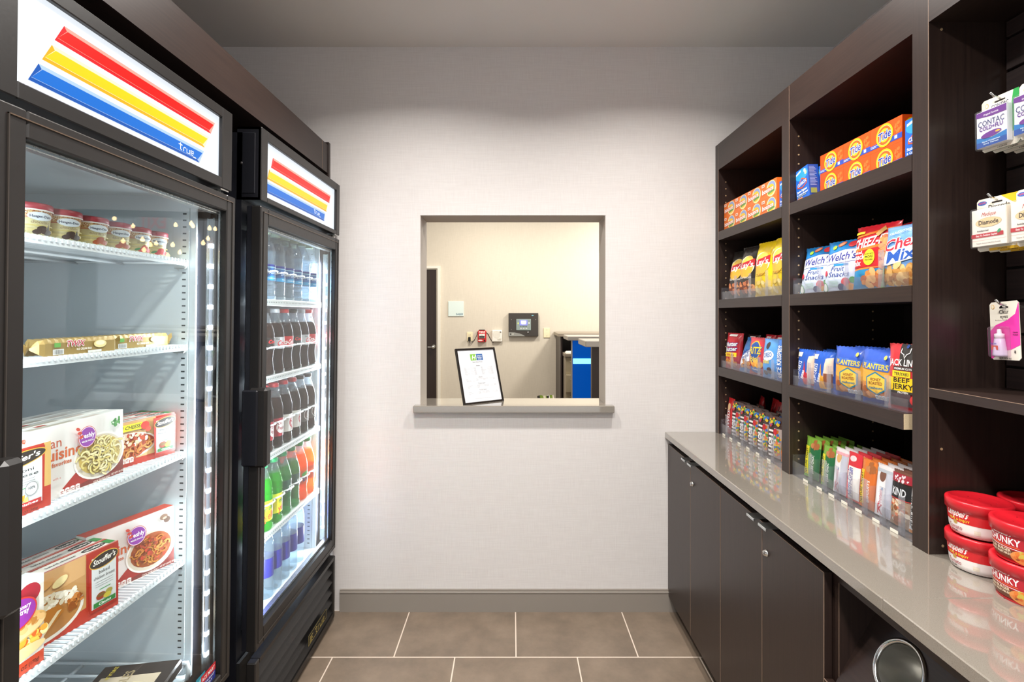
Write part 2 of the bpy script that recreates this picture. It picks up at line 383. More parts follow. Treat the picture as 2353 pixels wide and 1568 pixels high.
mb.build('cover', t)
mb = MB(); mb.box(-.09, .094, -.056, -.05, -.071, .071, col('#8b9995', .35), .003); D = Decal(mb, flat(-.056))
for k in range(5): D.rect(-.042+k*.019, -.024, -.031+k*.019, -.016, '#30383a')
for k in range(3): D.rect(-.042+k*.034, -.052, -.02+k*.034, -.040, '#c9cec8')
D.ell(-.066, .018, .008, .012, '#d6df7a'); D.ell(.07, .022, .009, .009, '#e8eae6'); mb.build('keypad', t)
mb = MB(); mb.box(-.046, .05, -.059, -.056, -.006, .059, emi('#7c80f0', 1.2)); D = Decal(mb, flat(-.059)); D.poly([(-.03, .02), (-.02, .006), (.024, .006), (.034, .02), (.034, .05), (-.03, .05)], emi('#f2f4ff', 1.3)); mb.build('display', t)
mb = MB().lathe([(.001, 0), (.011, 0), (.010, .01), (.001, .011)], CHROME, 12); mb.xf(Matrix.Translation((.057, -.05, -.095)) @ Matrix.Rotation(R(90), 4, 'X')); mb.build('key_lock', t)
mb = MB(); mb.box(fx(1248.5), fx(1263), FY-.009, FY, fz(776.5), fz(754), IV, .003)
for z in (758.5, 772): mb.box(fx(1255.2), fx(1256.4), FY-.0105, FY-.009, fz(z)-.003, fz(z)+.003, STEEL)
tag(mb.build('blank_wall_plate'), 'plain ivory blank wall plate right of the dark alarm panel', 'wall plate')
# reception pods
SLAB = col('#8d8172', .35); LG = col('#a49d95', .35); DW = WOOD
t = tag(empty('reception_desk', (.55, 6.0, 0)), 'farthest reception pod against the beige wall, dark side and tan top', 'reception desk')
MB().box(-.028, 2.2, -.3, .34, 1.154, 1.19, SLAB, .003).build('desk_top', t)
mb = MB(); mb.box(.0, .022, -.26, .34, 0, 1.154, DW); mb.box(.022, 2.2, .25, .34, 0, 1.154, DW); mb.build('desk_body', t)
mb = MB(); mb.box(-.002, 0, -.262, -.25, 0, 1.154, LG); mb.build('edge_trim', t)
t = tag(empty('drawer_pedestal', (.575, 5.55, 0)), 'grey drawer pedestal between the dark pod side and the blue panel', 'drawer unit')
DG = col('#9c9080', .4); MB().box(.01, .5, 0, .35, 0, .94, DG, .002).build('carcass', t); MB().box(0, .5, -.02, .35, .94, .972, SLAB, .002).build('worktop', t)
for z0, z1, y in ((.75, .93, -.006), (.555, .745, -.05), (.02, .55, -.006)):
    q = MB().box(.014, .48, y, y+.05, z0, z1, col('#a6997f', .4), .002).build('drawer', t)
    mm = MB().tube([(.06, y, z1-.04), (.06, y-.02, z1-.045), (.16, y-.02, z1-.045), (.16, y, z1-.04)], .004, STEEL); mm.build('handle', q)
mb = MB()
for k in range(4): mb.box(.60+.006*k, .82, 5.56+.004*k, 5.80, .9725+.004*k, .9765+.004*k, col('#f1eee6'))
tag(mb.build('paper_stack'), 'small stack of white paper on the grey drawer pedestal', 'papers')
t = tag(empty('reception_desk', (.548, 4.97, 0)), 'middle reception pod with bright blue glowing front panel', 'reception desk')
MB().box(0, 2.2, 0, .42, 1.147, 1.19, LG, .005).build('desk_top', t)
mb = MB(); mb.box(.047, 1.9, .06, .12, 0, 1.147, DW); mb.build('desk_body', t)
m, nt, b = newmat('blue_backlit_glass'); b.inputs['Base Color'].default_value = lin('#0a3f8f'); b.inputs['Roughness'].default_value = .15
b.inputs['Emission Color'].default_value = lin('#0058c0'); b.inputs['Emission Strength'].default_value = .38
MB().box(.052, .236, .045, .058, 0, 1.146, m).build('blue_panel', t)
MB().box(.058, .238, .035, .045, .913, .966, emi('#7fe4ff', 1.5)).build('light_bar', t)
mb = MB(); mb.box(.045, .051, .03, .06, 0, 1.146, LG); mb.box(.237, .243, .03, .06, 0, 1.146, LG); mb.build('edge_trim', t)
t = tag(empty('reception_desk', (.5915, 4.06, 0)), 'nearest reception pod, pale slab top over a dark front', 'reception desk')
MB().box(0, 2.2, 0, .45, 1.14, 1.19, LG, .005).build('desk_top', t)
mb = MB(); mb.box(.058, 1.9, .05, .1, 0, 1.14, DW); mb.build('desk_body', t)
mb = MB(); mb.tube([(.118, .05, .66), (.118, .03, .66), (.118, .03, .60), (.118, .05, .60)], .004, STEEL); mb.build('handle', t)
t = tag(MB().box(.10, .42, 3.9, 4.25, .66, .68, LG).box(.12, .14, 3.92, 3.94, 0, .66, STEEL).box(.38, .40, 3.92, 3.94, 0, .66, STEEL).box(.12, .14, 4.20, 4.22, 0, .66, STEEL).box(.38, .40, 4.20, 4.22, 0, .66, STEEL).build('side_table'), 'low table mostly hidden below the sill behind the opening', 'table')
mb = MB(); rn = random.Random(3)
for k in range(9):
    x = .205+k*.0135; mb.add([(x, 4.0, .68), (x+.03, 4.0, .68), (x+.02+rn.uniform(-.01, .01), 4.02, .750+rn.uniform(0, .018)), (x-.004, 4.03, .745+rn.uniform(0, .018))], [(0, 1, 2, 3)], col(rn.choice(['#f1eadb', '#e9dfc8', '#f4f0e4', '#7f9a2f', '#2f2a20'])))
tag(mb.build('crumpled_wrapper'), 'crumpled white and green wrapper just showing above the sill', 'wrapper')
# things that only show mirrored in the freezer glass: an exit sign and hanging lamps in the lobby
t = tag(empty('exit_sign', (1.9, 5.0, 2.25)), 'white ceiling-hung sign with red EXIT letters in the lobby', 'exit sign')
mb = MB(); mb.box(-.16, .16, -.02, .02, -.1, .1, emi('#e8ede6', .7)); D = Decal(mb, flat(-.02)); D.text('EXIT', 0, -.06, .13, emi('#ff3020', 1.2), wid=.27); mb.box(-.01, .01, -.01, .01, .1, .75, STEEL); mb.build('sign_box', t)
rn = random.Random(5); LB = emi('#ffd9a0', 14)
for k in range(26):
    x, y = 2.35+rn.random()*1.35, 6.5+rn.random()*1.0; z = 2.15+rn.random()*.55
    mb = MB(); mb.lathe([(.001, -.05), (.03, -.04), (.045, 0), (.03, .045), (.012, .06), (.012, .08), (.001, .082)], LB, 10); mb.box(-.003, .003, -.003, .003, .08, (3.0-z)/.55, RUB)
    o = mb.build('pendant_lamp'); o.location = (x, y, z); mb = None; o.scale = (.55, .55, .55); tag(o, 'small glowing glass pendant on a cord in the lobby cluster', 'pendant lamp', 'pendant lamps in the lobby')
# ceiling cans (out of frame, give the light)
for k, (x, y) in enumerate(CANS):
    mb = MB(); mb.lathe([(.105, 2.6675), (.105, 2.662), (.085, 2.660), (.078, 2.667)], col('#e8e6e2'), 24, (x, y), caps=False); mb.lathe([(.078, 2.6665), (.001, 2.6665)], emi('#fff2e0', 4), 24, (x, y), caps=False)
    tag(mb.build('recessed_downlight'), ['recessed ceiling downlight nearest the back wall on the left', 'recessed ceiling downlight nearest the back wall on the right', 'recessed ceiling downlight above the camera position', 'recessed ceiling downlight behind the camera'][k], 'ceiling light')
#@@LEFT
# ------------------------------------------------------------------ enclosure over the fridges
t = tag(empty('fridge_surround', (-.863, 0, 0)), 'dark wood boxed surround running above both glass-door units', 'cabinet surround')
MB().box(-1.0, 0, -1.5, 2.386, 2.064, 2.197, WOODH).build('header_panel', t)
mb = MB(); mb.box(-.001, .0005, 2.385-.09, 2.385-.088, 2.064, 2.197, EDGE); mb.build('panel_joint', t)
mb = MB(); mb.box(-.045, .004, 2.366, 2.387, 0, 2.21, WOOD); mb.build('end_post', t)
mb = MB(); mb.box(-.9, -.06, 2.372, 2.386, 0, 2.064, WOOD); mb.build('side_panel', t)
LEAN = .0125
def stripes(D, segs, wm):
    for (xa, xb, sl, z0, z1, c0, c1, c2) in segs:
        P = lambda i: [(xa-sl+i*.8, z0+i), (xb-sl-i, z0+i), (xb-i*.9, z1-i), (xa+i, z1-i)]
        D.poly(P(0), emi(c1, wm)); 
        D.poly([(xa, z1), (xb, z1), (xb-.009, z1-.0075), (xa+.006, z1-.0075)], emi(c2, wm))
        D.poly([(xb, z1), (xb-sl, z0), (xb-sl-.009, z0+.006), (xb-.009, z1-.0075)], emi(c2, wm*.9))
        q = P(.0065); D.poly(q, emi(c2, wm*.8)); q = P(.0073); D.poly(q, emi(c0, wm))
def fridge(name, label, xb, y0, y1, iy0, iy1, panel, segs, txt, sill, handle_z, glass_z):
    W = y1-y0
    t = tag(empty(name, (xb, y0, 0), (0, LEAN, 0)), label, 'refrigerator')
    Z0, Z1 = .305, 1.745     # door bottom / top
    # cabinet shell: liner inside, black outside
    a, b = iy0-y0, iy1-y0
    mb = MB(); B = BLACKS
    mb.box(-.76, -.062, 0, a-.006, .02, 1.975, B); mb.box(-.76, -.062, b+.006, W, .02, 1.975, B); mb.box(-.76, -.70, a-.006, b+.006, .02, 1.975, B)
    mb.box(-.70, -.062, a-.006, b+.006, 1.755, 1.975, B); mb.box(-.70, -.062, a-.006, b+.006, .04, sill-.006, B)
    mb.build('cabinet', t)
    mb = MB(); q = WHITEIN
    mb.box(-.70, -.0625, a-.006, a, sill-.006, 1.755, q); mb.box(-.70, -.0625, b, b+.006, sill-.006, 1.755, q); mb.box(-.70, -.694, a, b, sill-.006, 1.755, q)
    mb.box(-.694, -.0625, a, b, 1.735, 1.755, q); mb.box(-.694, -.0625, a, b, sill-.006, sill, q)
    mb.build('inner_liner', t)
    # sign box
    s = MB(); sz0, sz1 = 1.763, 1.993; p0, p1, pz0, pz1 = panel
    s.box(-.078, -.004, 0, W, sz0, sz0+.008, BLACK); s.box(-.078, -.004, 0, W, sz1-.008, sz1, BLACK); s.box(-.078, -.004, 0, .008, sz0, sz1, BLACKS); s.box(-.078, -.004, W-.008, W, sz0, sz1, BLACK)
    s.box(-.012, 0, 0, p0, sz0, sz1, BLACK, .002); s.box(-.012, 0, p1, W, sz0, sz1, BLACK, .002); s.box(-.012, 0, p0, p1, sz0, pz0, BLACK, .002); s.box(-.012, 0, p0, p1, pz1, sz1, BLACK, .002)
    s.box(-.078, -.07, .008, W-.008, sz0, sz1, BLACK); s.box(-.060, -.02, -.003, 0, sz0+.02, sz1-.02, BLACKS, .001)
    s.box(-.066, -.058, -.006, 0, sz0+.11, sz0+.118, BLACK, .002)
    so = s.build('sign_box', t)
    s = MB(); s.box(-.018, -.013, p0-.004, p1+.004, pz0-.004, pz1+.004, emi('#eaf2fa', .72))
    D = Decal(s, lambda u, v, l: (-.013+l, u, v)); stripes(D, segs, .74)
    tx, tz, ts = txt
    WT = emi('#f4f8ff', .8)
    # lettering of the maker on the blue bar: t r u e
    for P in ([(0, 1.55), (1.5, 1.55)], [(.75, 2.1), (.75, .2), (1.3, .0)], [(2.0, 0), (2.0, 1.0), (2.2, 1.2), (2.9, 1.2)], [(3.3, 1.2), (3.3, .0), (4.5, 0), (4.5, 1.2)], [(5.9, 0), (5.0, 0), (5.0, 1.2), (6.1, 1.2), (6.1, .6), (5.0, .6)], [(5.9, -.38), (7.2, -.38)]):
        D.stroke([(tx+x*ts*1.12, tz+z*ts) for x, z in P], ts*.3, WT)
    s.build('light_panel', so)
    # door
    dt = MB(); fw = .044; g = glass_z
    fl = .050
    for (ya, yb, za, zb) in ((0, fl, Z0+.03, Z1), (W-fw, W, Z0+.03, Z1), (fl, W-fw, g[1], Z1), (fl, W-fw, Z0+.03, g[0])):
        dt.box(-.032, 0, ya, yb, za, zb, BLACK, .003)
    dt.box(-.046, -.028, .001, .018, Z0+.031, Z1-.001, BLACKS, .002); dt.box(-.046, -.028, W-.014, W-.001, Z0+.031, Z1-.001, BLACKS, .002)
    i = .016
    dt.box(-.006, .0025, i, i+.002, Z0+.05, Z1-i, col('#37322e', .3)); dt.box(-.006, .0025, W-i-.002, W-i, Z0+.05, Z1-i, col('#37322e', .3)); dt.box(-.006, .0025, i, W-i, Z1-i-.002, Z1-i, col('#5a4a3c', .3)); dt.box(-.006, .0025, i, W-i, Z0+.048, Z0+.05, col('#37322e', .3))
    do = dt.build('door', t); do.location.x = .012 if name == 'freezer' else 0
    MB().box(-.016, -.011, fw-.005, W-fw+.005, g[0]-.005, g[1]+.005, GLASS).build('glass_pane', do)
    s = MB()
    for (ya, yb, za, zb) in ((fw-.012, fw-.0, g[0], g[1]), (W-fw, W-fw+.012, g[0], g[1]), (fw, W-fw, g[1], g[1]+.012), (fw, W-fw, g[0]-.012, g[0])):
        s.box(-.034, -.027, ya, yb, za, zb, RUB)
    for z in (.004, .010): s.box(-.036, -.018, fw, W-fw, g[1]-z, g[1]-z+.002, ALU); s.box(-.036, -.018, fw, W-fw, g[0]+z, g[0]+z+.002, ALU)
    s.box(-.022, -.017, W-fw-.005, W-fw-.0005, g[0], g[1], ALU)
    s.build('gasket', do)
    hy = -.012
    s = MB(); z0, z1 = handle_z
    s.box(-.03, .030, hy, hy+.038, z0, z1, BLACK, .008); s.box(-.045, .004, hy-.006, hy+.01, z0+.006, z1-.006, BLACKS, .004)
    s.build('handle', do)
    s = MB(); s.lathe([(.012, 1.745), (.012, 1.755), (.006, 1.755), (.006, 1.768)], CHROME, 12, (-.022, W-.03)); s.box(-.04, -.004, W-.05, W-.01, 1.759, 1.764, STEEL); s.build('hinge', t)
    # grille with louvres
    s = MB(); s.box(-.03, -.0, 0, .028, .02, .30, BLACK, .003); s.box(-.03, 0, W-.022, W, .02, .30, BLACK, .003); s.box(-.03, 0, .028, W-.022, .285, .30, BLACK); s.box(-.03, 0, .028, W-.022, .02, .045, BLACK)
    s.box(-.06, -.05, 0, W, .02, .30, RUB)
    go = s.build('grille', t)
    for k in range(5):
        z = .062+k*.046; a_ = MB(); a_.add([(-.004, .028, z-.012), (-.004, W-.022, z-.012), (-.03, W-.022, z+.026), (-.03, .028, z+.026), (-.008, .028, z-.016), (-.008, W-.022, z-.016), (-.034, W-.022, z+.022), (-.034, .028, z+.022)], [(0, 1, 2, 3), (7, 6, 5, 4), (0, 4, 5, 1), (2, 6, 7, 3)], BLACK); a_.build('louvre', go)
    # light strips: on the inner door frame, both sides
    for k, (yy, sd) in enumerate(((W-.048, 1), (.048, -1))):
        s = MB(); s.box(-.058, -.034, min(yy, yy+sd*.028), max(yy, yy+sd*.028), g[0]+.0, g[1]-.02, ALU, .003)
        for q in (-.052, -.036, -.0335): s.box(q-.0008, q+.0008, min(yy, yy-sd*.0015), max(yy, yy-sd*.0015), g[0], g[1]-.02, ALU)
        so2 = s.build('light_housing', do)
        s = MB(); zt = g[1]-.10; zb = g[0]+.06
        s.box(-.0435, -.0385, yy-(.006 if sd > 0 else 0), yy+(.006 if sd < 0 else 0), zb, zt, emi('#dfeaff', .35))
        n = int((zt-zb)/.057)
        for j in range(n+1):
            z = zb+j*(zt-zb)/n; s.box(-.0445, -.0375, yy-(.0075 if sd > 0 else 0), yy+(.0075 if sd < 0 else 0), z-.006, z+.006, emi('#eef4ff', 14))
        s.build('led_strip', so2)
    # shelf standards
    for yy, sg in ((b, -1), (a, 1)):
        s = MB(); s.box(-.108, -.080, yy, yy+sg*.004, sill, 1.7, WHITEIN)
        for j in range(int((1.68-sill)/.0185)): z = sill+.02+j*.0185; s.box(-.098, -.088, yy+sg*.004, yy+sg*.0045, z, z+.004, col('#2c3436'))
        s.build('shelf_standard', t)
    t.update_tag()
    def loc(x, y, z): return Vector((xb+x*math.cos(LEAN)+z*math.sin(LEAN), y, z*math.cos(LEAN)-x*math.sin(LEAN)))
    return t, loc, a, b, W
SEG1 = [(.944-.80, 1.423-.80, .019, 1.904, 1.9405, '#f40a00', '#d8101c', '#f0a090'), (.919-.80, 1.395-.80, .019, 1.856, 1.892, '#ffc800', '#f6a810', '#fff0c0'), (.893-.80, 1.372-.80, .019, 1.808, 1.845, '#0068c8', '#0050a8', '#a8c4e8')]
SEG2 = [(1.691-1.59, 2.2275-1.59, .013, 1.890, 1.927, '#f40a00', '#d8101c', '#f0a090'), (1.665-1.59, 2.195-1.59, .013, 1.845, 1.882, '#ffc800', '#f6a810', '#fff0c0'), (1.640-1.59, 2.163-1.59, .008, 1.80, 1.837, '#0068c8', '#0050a8', '#a8c4e8')]
NF, nloc, na, nb, NW = fridge('freezer', 'near glass-door freezer with lit striped sign, frozen meals inside', -.849, .80, 1.49, .865, 1.425, (.045, .640, 1.793, 1.964), SEG1, (1.268-.80, 1.818, .0085), .385, (.92, 1.17), (.372, 1.697))
FF, floc, fa, fb, FW = fridge('drinks_fridge', 'far glass-door drinks fridge with lit striped sign, soda bottles inside', -.812, 1.59, 2.31, 1.665, 2.235, (.041, .681, 1.780, 1.961), SEG2, (2.04-1.59, 1.812, .0085), .368, (.92, 1.17), (.39, 1.692))
for nm, loc, y0, y1 in (('near', nloc, .848, 1.440), ('far', floc, 1.638, 2.260)):
    for yy, sg in ((y1, 1), (y0, -1)):
        o = area('cooler_led_light', loc(-.038, yy-.008*sg, 1.03), (0, R(90), R(24*sg)), 2.8 if nm == 'near' else 14, (.86, .93, 1), 1.2, .010, 180)   # emits towards -x, into the cabinet
# badge on the far grille
mb = MB(); mb.box(0.0012, .004, .41, .60, .085, .125, RUB); D = Decal(mb, lambda u, v, l: (.004+l, u, v)); GO = col('#d8c870', .3, .6)
D.rect(.41, .085, .60, .087, GO); D.rect(.41, .123, .60, .125, GO); D.rect(.598, .085, .60, .125, GO); D.rect(.41, .085, .412, .125, GO)
for P in ([(0, 1.55), (1.5, 1.55)], [(.75, 2.1), (.75, .2), (1.3, .0)], [(2.0, 0), (2.0, 1.0), (2.2, 1.2), (2.9, 1.2)], [(3.3, 1.2), (3.3, .0), (4.5, 0), (4.5, 1.2)], [(5.9, 0), (5.0, 0), (5.0, 1.2), (6.1, 1.2), (6.1, .6), (5.0, .6)]):
    D.stroke([(.475+x*.0165, .092+z*.013) for x, z in P], .004, GO)
for k in range(4): D.rect(.42, .091+k*.007, .445+(k % 2)*.008, .0945+k*.007, GO)
mb.build('maker_badge', FF)
# stickers on the near glass
mb = MB(); D = Decal(mb, lambda u, v, l: (.0015+l, u, v)); X0 = 1.385-.80
D.poly([(X0-.040, .372), (X0, .372), (X0, .425), (X0-.04, .425)], '#1f8aa0'); D.ell(X0-.02, .40, .013, .016, '#6ec3cc')
D.rect(X0-.018, .345+.027, X0+.048, .412, '#1d2f86'); D.rect(X0-.018, .396, X0+.048, .418, '#c4202c'); D.text('ACE MART', X0+.015, .401, .010, '#f2eeee', wid=.058); D.text('RESTAURANT', X0+.015, .387, .006, '#e8e8f4', wid=.056); D.text('SUPPLY', X0+.015, .377, .006, '#e8e8f4', wid=.036)
mb.build('sticker', NF)
# freezer wire shelves
def wire_shelf(t, a, b, z, xf, xbk, name='wire_shelf', pitch=.0125):
    mb = MB(); mb.tube([(xf, a+.012, z), (xf, b-.012, z)], .0045, WIRE, 8); mb.tube([(xbk, a+.012, z-.004), (xbk, b-.012, z-.004)], .0035, WIRE, 6)
    mb.box(xf-.003, xf+.003, a+.012, b-.012, z-.012, z-.002, WIRE)
    for xx in (xf-.18, (xf+xbk)/2-.05): mb.tube([(xx, a+.01, z-.008), (xx, b-.01, z-.008)], .004, WIRE, 6)
    mb.tube([(xf, b-.012, z-.004), (xbk, b-.012, z-.004)], .0045, WIRE, 6); mb.tube([(xf, a+.012, z-.004), (xbk, a+.012, z-.004)], .0045, WIRE, 6)
    n = int((b-a-.03)/pitch)
    for i in range(n+1):
        y = a+.015+i*pitch; mb.box(xbk, xf+.004, y-.0019, y+.0019, z, z+.0045, WIRE); mb.box(xf-.001, xf+.0065, y-.0028, y+.0028, z-.004, z+.0045, WIRE)
    return mb.build(name, t)
NS = [1.548, 1.312, 1.0135, .7137]
for z in NS: wire_shelf(NF, na, nb, z-.0, -.08, -.60)
for z in NS:
    mb = MB(); mb.box(-.115, -.083, nb-.016, nb, z-.020, z-.008, STEEL, .002); mb.add([(-.115, nb-.003, z-.02), (-.083, nb-.003, z-.02), (-.09, nb-.003, z-.045)], [(0, 1, 2)], STEEL); mb.build('shelf_clip', NF)
mb = MB()
for k in range(9): y = nb-.02-k*.05; mb.tube([(-.06, y, .425), (-.62, y, .425)], .004, WIRE, 6)
mb.tube([(-.06, nb-.02, .385), (-.055, nb-.02, .41), (-.06, nb-.02, .43), (-.09, nb-.02, .425)], .006, WIRE, 6)
for x in (-.07, -.35, -.6): mb.tube([(x, na+.02, .421), (x, nb-.02, .421)], .0045, WIRE, 6)
for x in (-.10, -.58):
    for y in (na+.03, nb-.03): mb.tube([(x, y, .385), (x, y, .42)], .004, WIRE, 6)
mb.build('floor_rack', NF)
# drinks fridge shelves with price rails and bottle guides
FL = [1.455, 1.186, .912, .636]
LANES = [2.176-.077*k for k in range(7)]
def rail_shelf(z):
    mb = MB(); mb.box(-.060, -.048, fa+.006, fb-.004, z-.024, z-.001, col('#dfe6e8', .3), .002)
    for k in range(41): y = fa+.02+k*.013; mb.box(-.0482, -.0475, y, y+.004, z-.013, z-.009, col('#59656a'))
    mb.box(-.60, -.056, fa+.004, fb-.004, z-.008, z-.002, WIRE)
    for y in LANES:
        c = y-1.59; mb.box(-.5, -.062, c+.037, c+.039, z-.002, z+.012, WIRE)
    so = mb.build('gravity_shelf', FF)
    for y in LANES:
        c = y-1.59; P = [(-.084+.042*math.cos(q), c+.038*math.sin(q), z+.088+.012*math.cos(q)) for q in [R(-95+19*i) for i in range(11)]]
        mb = MB(); mb.tube(P, .003, WIRE, 6); mb.build('bottle_guide', so)
for z in FL: rail_shelf(z)

# ------------------------------------------------------------------ bottles
def liquid(name, c, tint, mix=.45):
    if name in MC: return MC[name]
    return clear(name, tint, 1.38, .05, mix, c)
def bottle(kind):
    """origin at base centre, front -y"""
    H, r, capc, liq, lab, prof = kind['H'], kind['r'], kind['cap'], kind['liq'], kind['lab'], kind.get('prof', 'soda')
    if prof == 'soda':
        P = [(.6, 0), (.92, .012), (1, .05), (.99, .12), (.93, .22), (.97, .33), (1, .36), (1, .55), (1, .60), (.97, .64), (.80, .74), (.60, .83), (.44, .90), (.42, .925), (.46, .93), (.42, .94)]
    elif prof == 'coke':
        P = [(.6, 0), (.95, .014), (1, .06), (.90, .17), (.86, .24), (.93, .34), (.98, .38), (.98, .54), (1.0, .57), (.98, .63), (.82, .73), (.58, .83), (.44, .90), (.42, .925), (.46, .93), (.42, .94)]
    elif prof == 'tall':
        P = [(.6, 0), (.96, .01), (1, .03), (1, .5), (1, .70), (.98, .75), (.85, .82), (.5, .90), (.44, .925), (.46, .93), (.44, .94)]
    else:
        P = [(.6, 0), (.92, .012), (1, .05), (.96, .16), (.99, .18), (.96, .20), (.99, .24), (1, .27), (1, .50), (.98, .52), (1, .58), (.99, .68), (.85, .78), (.55, .88), (.46, .92), (.5, .93), (.46, .94)]
    pr = [(max(.001, a*r), b*H) for a, b in P]
    mb = MB(); fl = kind.get('fill', .78)
    cut = [p for p in pr if p[1] <= fl*H]; up = [p for p in pr if p[1] > fl*H]
    # interpolated waterline
    a_, b_ = cut[-1], up[0]; tt = (fl*H-a_[1])/(b_[1]-a_[1]); wl = (a_[0]+(b_[0]-a_[0])*tt, fl*H)
    if prof in ('soda', 'coke'):
        pass
    mb.lathe(cut+[wl], liq, 20); mb.lathe([wl]+up, PET, 20, caps=False)
    if kind.get('ribs'):
        for z in kind['ribs']: mb.lathe([(r*.97, z*H-.002), (r*1.0, z*H), (r*.97, z*H+.002)], liq, 20, caps=False)
    root = mb.build('bottle'); ch = []
    mb = MB(); mb.lathe([(r*.46, .935*H), (r*.50, .938*H), (r*.50, .985*H), (r*.46, H), (.001, H)], capc, 16)
    for i in range(16): a = i*math.pi/8; mb.box(r*.495, r*.515, -.0008, .0008, .942*H, .98*H, capc); mb.xf(Matrix.Rotation(a, 4, 'Z'), len(mb.v)-8)
    ch.append(mb.build('cap', root))
    z0, z1 = kind['lz'][0]*H, kind['lz'][1]*H
    rr = r*1.012
    mb = MB(); mb.lathe([(rr, z0), (rr, z1)], lab, 28, caps=False)
    D = Decal(mb, cylmap(lambda v: rr, z0), .008, .00006, .0002); kind['art'](D, z1-z0, rr); ch.append(mb.build('label', root))
    return kids(root, ch)
def a_coke(bg, tx, c1='#ffffff'):
    def f(D, h, r):
        for u in (-.028, .052, -.108): D.text(tx, u, h*.32, h*.42, c1, shear=.35, wid=.05)
        D.rect(-.10, .0, .10, .0025, c1)
    return f
def a_zero(D, h, r):
    D.text('Coca', -.004, h*.55, h*.3, '#e02028', shear=.3, wid=.04); D.text('zero', 0, h*.12, h*.26, '#ffffff', wid=.03)
def a_diet(D, h, r):
    D.text('Coke', -.002, h*.28, h*.45, '#d02028', shear=.3, wid=.044); D.text('Diet', -.02, h*.78, h*.13, '#303030')
def a_dasani(D, h, r):
    D.rect(-.1, h*.86, .1, h, '#1a2f8c'); D.rect(-.1, h*.80, .1, h*.85, '#9fd4ea'); D.poly([(-.1, 0), (.1, 0), (.1, h*.18), (.03, h*.35), (-.03, h*.22), (-.1, h*.3)], '#2793c6')
    D.text('DASANI', 0, h*.40, h*.26, '#e6f2fa', wid=.052, bold=False); D.text('PURIFIED WATER', 0, h*.10, h*.07, '#d8e8f4', wid=.04)
def a_dr(lab):
    def f(D, h, r):
        D.ell(0, h*.5, .022, h*.34, '#b01c30' if lab == 'w' else '#f2e8e6'); D.text('Dr', -.008, h*.62, h*.16, '#ffffff' if lab == 'w' else '#8c1224', shear=.2); D.text('Pepper', 0, h*.36, h*.2, '#ffffff' if lab == 'w' else '#8c1224', shear=.2, wid=.036)
        if lab == 'w': D.ell(0, h*.12, .010, h*.09, '#c02030'); D.text('Diet', 0, h*.08, h*.09, '#ffffff')
    return f
def a_barq(D, h, r): D.ell(0, h*.5, .022, h*.4, '#c9c9c9'); D.ell(0, h*.5, .019, h*.34, '#3a1c18'); D.text('B', 0, h*.28, h*.44, '#e0e0e0', shear=.2)
def a_mello(D, h, r): D.rect(-.1, h*.9, .1, h, '#d8d020'); D.text('mello', .0, h*.55, h*.24, '#2c7a34', shear=.2, rot=.25, wid=.04); D.text('yello', .004, h*.12, h*.36, '#d84420', shear=.2, rot=.25, wid=.05)
def a_sprite(D, h, r): D.ell(.008, h*.78, .010, h*.10, '#c8d820', rot=.5); D.text('Sprite', 0, h*.25, h*.36, '#f2f6f4', shear=.2, rot=.2, wid=.048)
def a_fanta(D, h, r): D.ell(0, h*.75, .018, h*.14, '#3f9a3c', rot=.3); D.text('Fanta', 0, h*.22, h*.4, '#2c2a6c', shear=.1, rot=.15, wid=.044)
def a_smart(D, h, r): D.text('smartwater', .010, h*.08, .012, '#e8ecf6', rot=R(90), anchor='l', wid=h*.82, bold=False)
CO = liquid('cola', (.035, .012, .008), (.10, .03, .015), .62); GR = liquid('green_soda', (.04, .50, .03), (.25, .95, .22), .45)
SPG = liquid('green_bottle', (.05, .42, .12), (.3, .9, .45), .38); OR = liquid('orange_soda', (1.0, .20, .01), (1, .5, .1), .75); WA = liquid('water', (.75, .88, .97), (.88, .95, 1.0), .20)
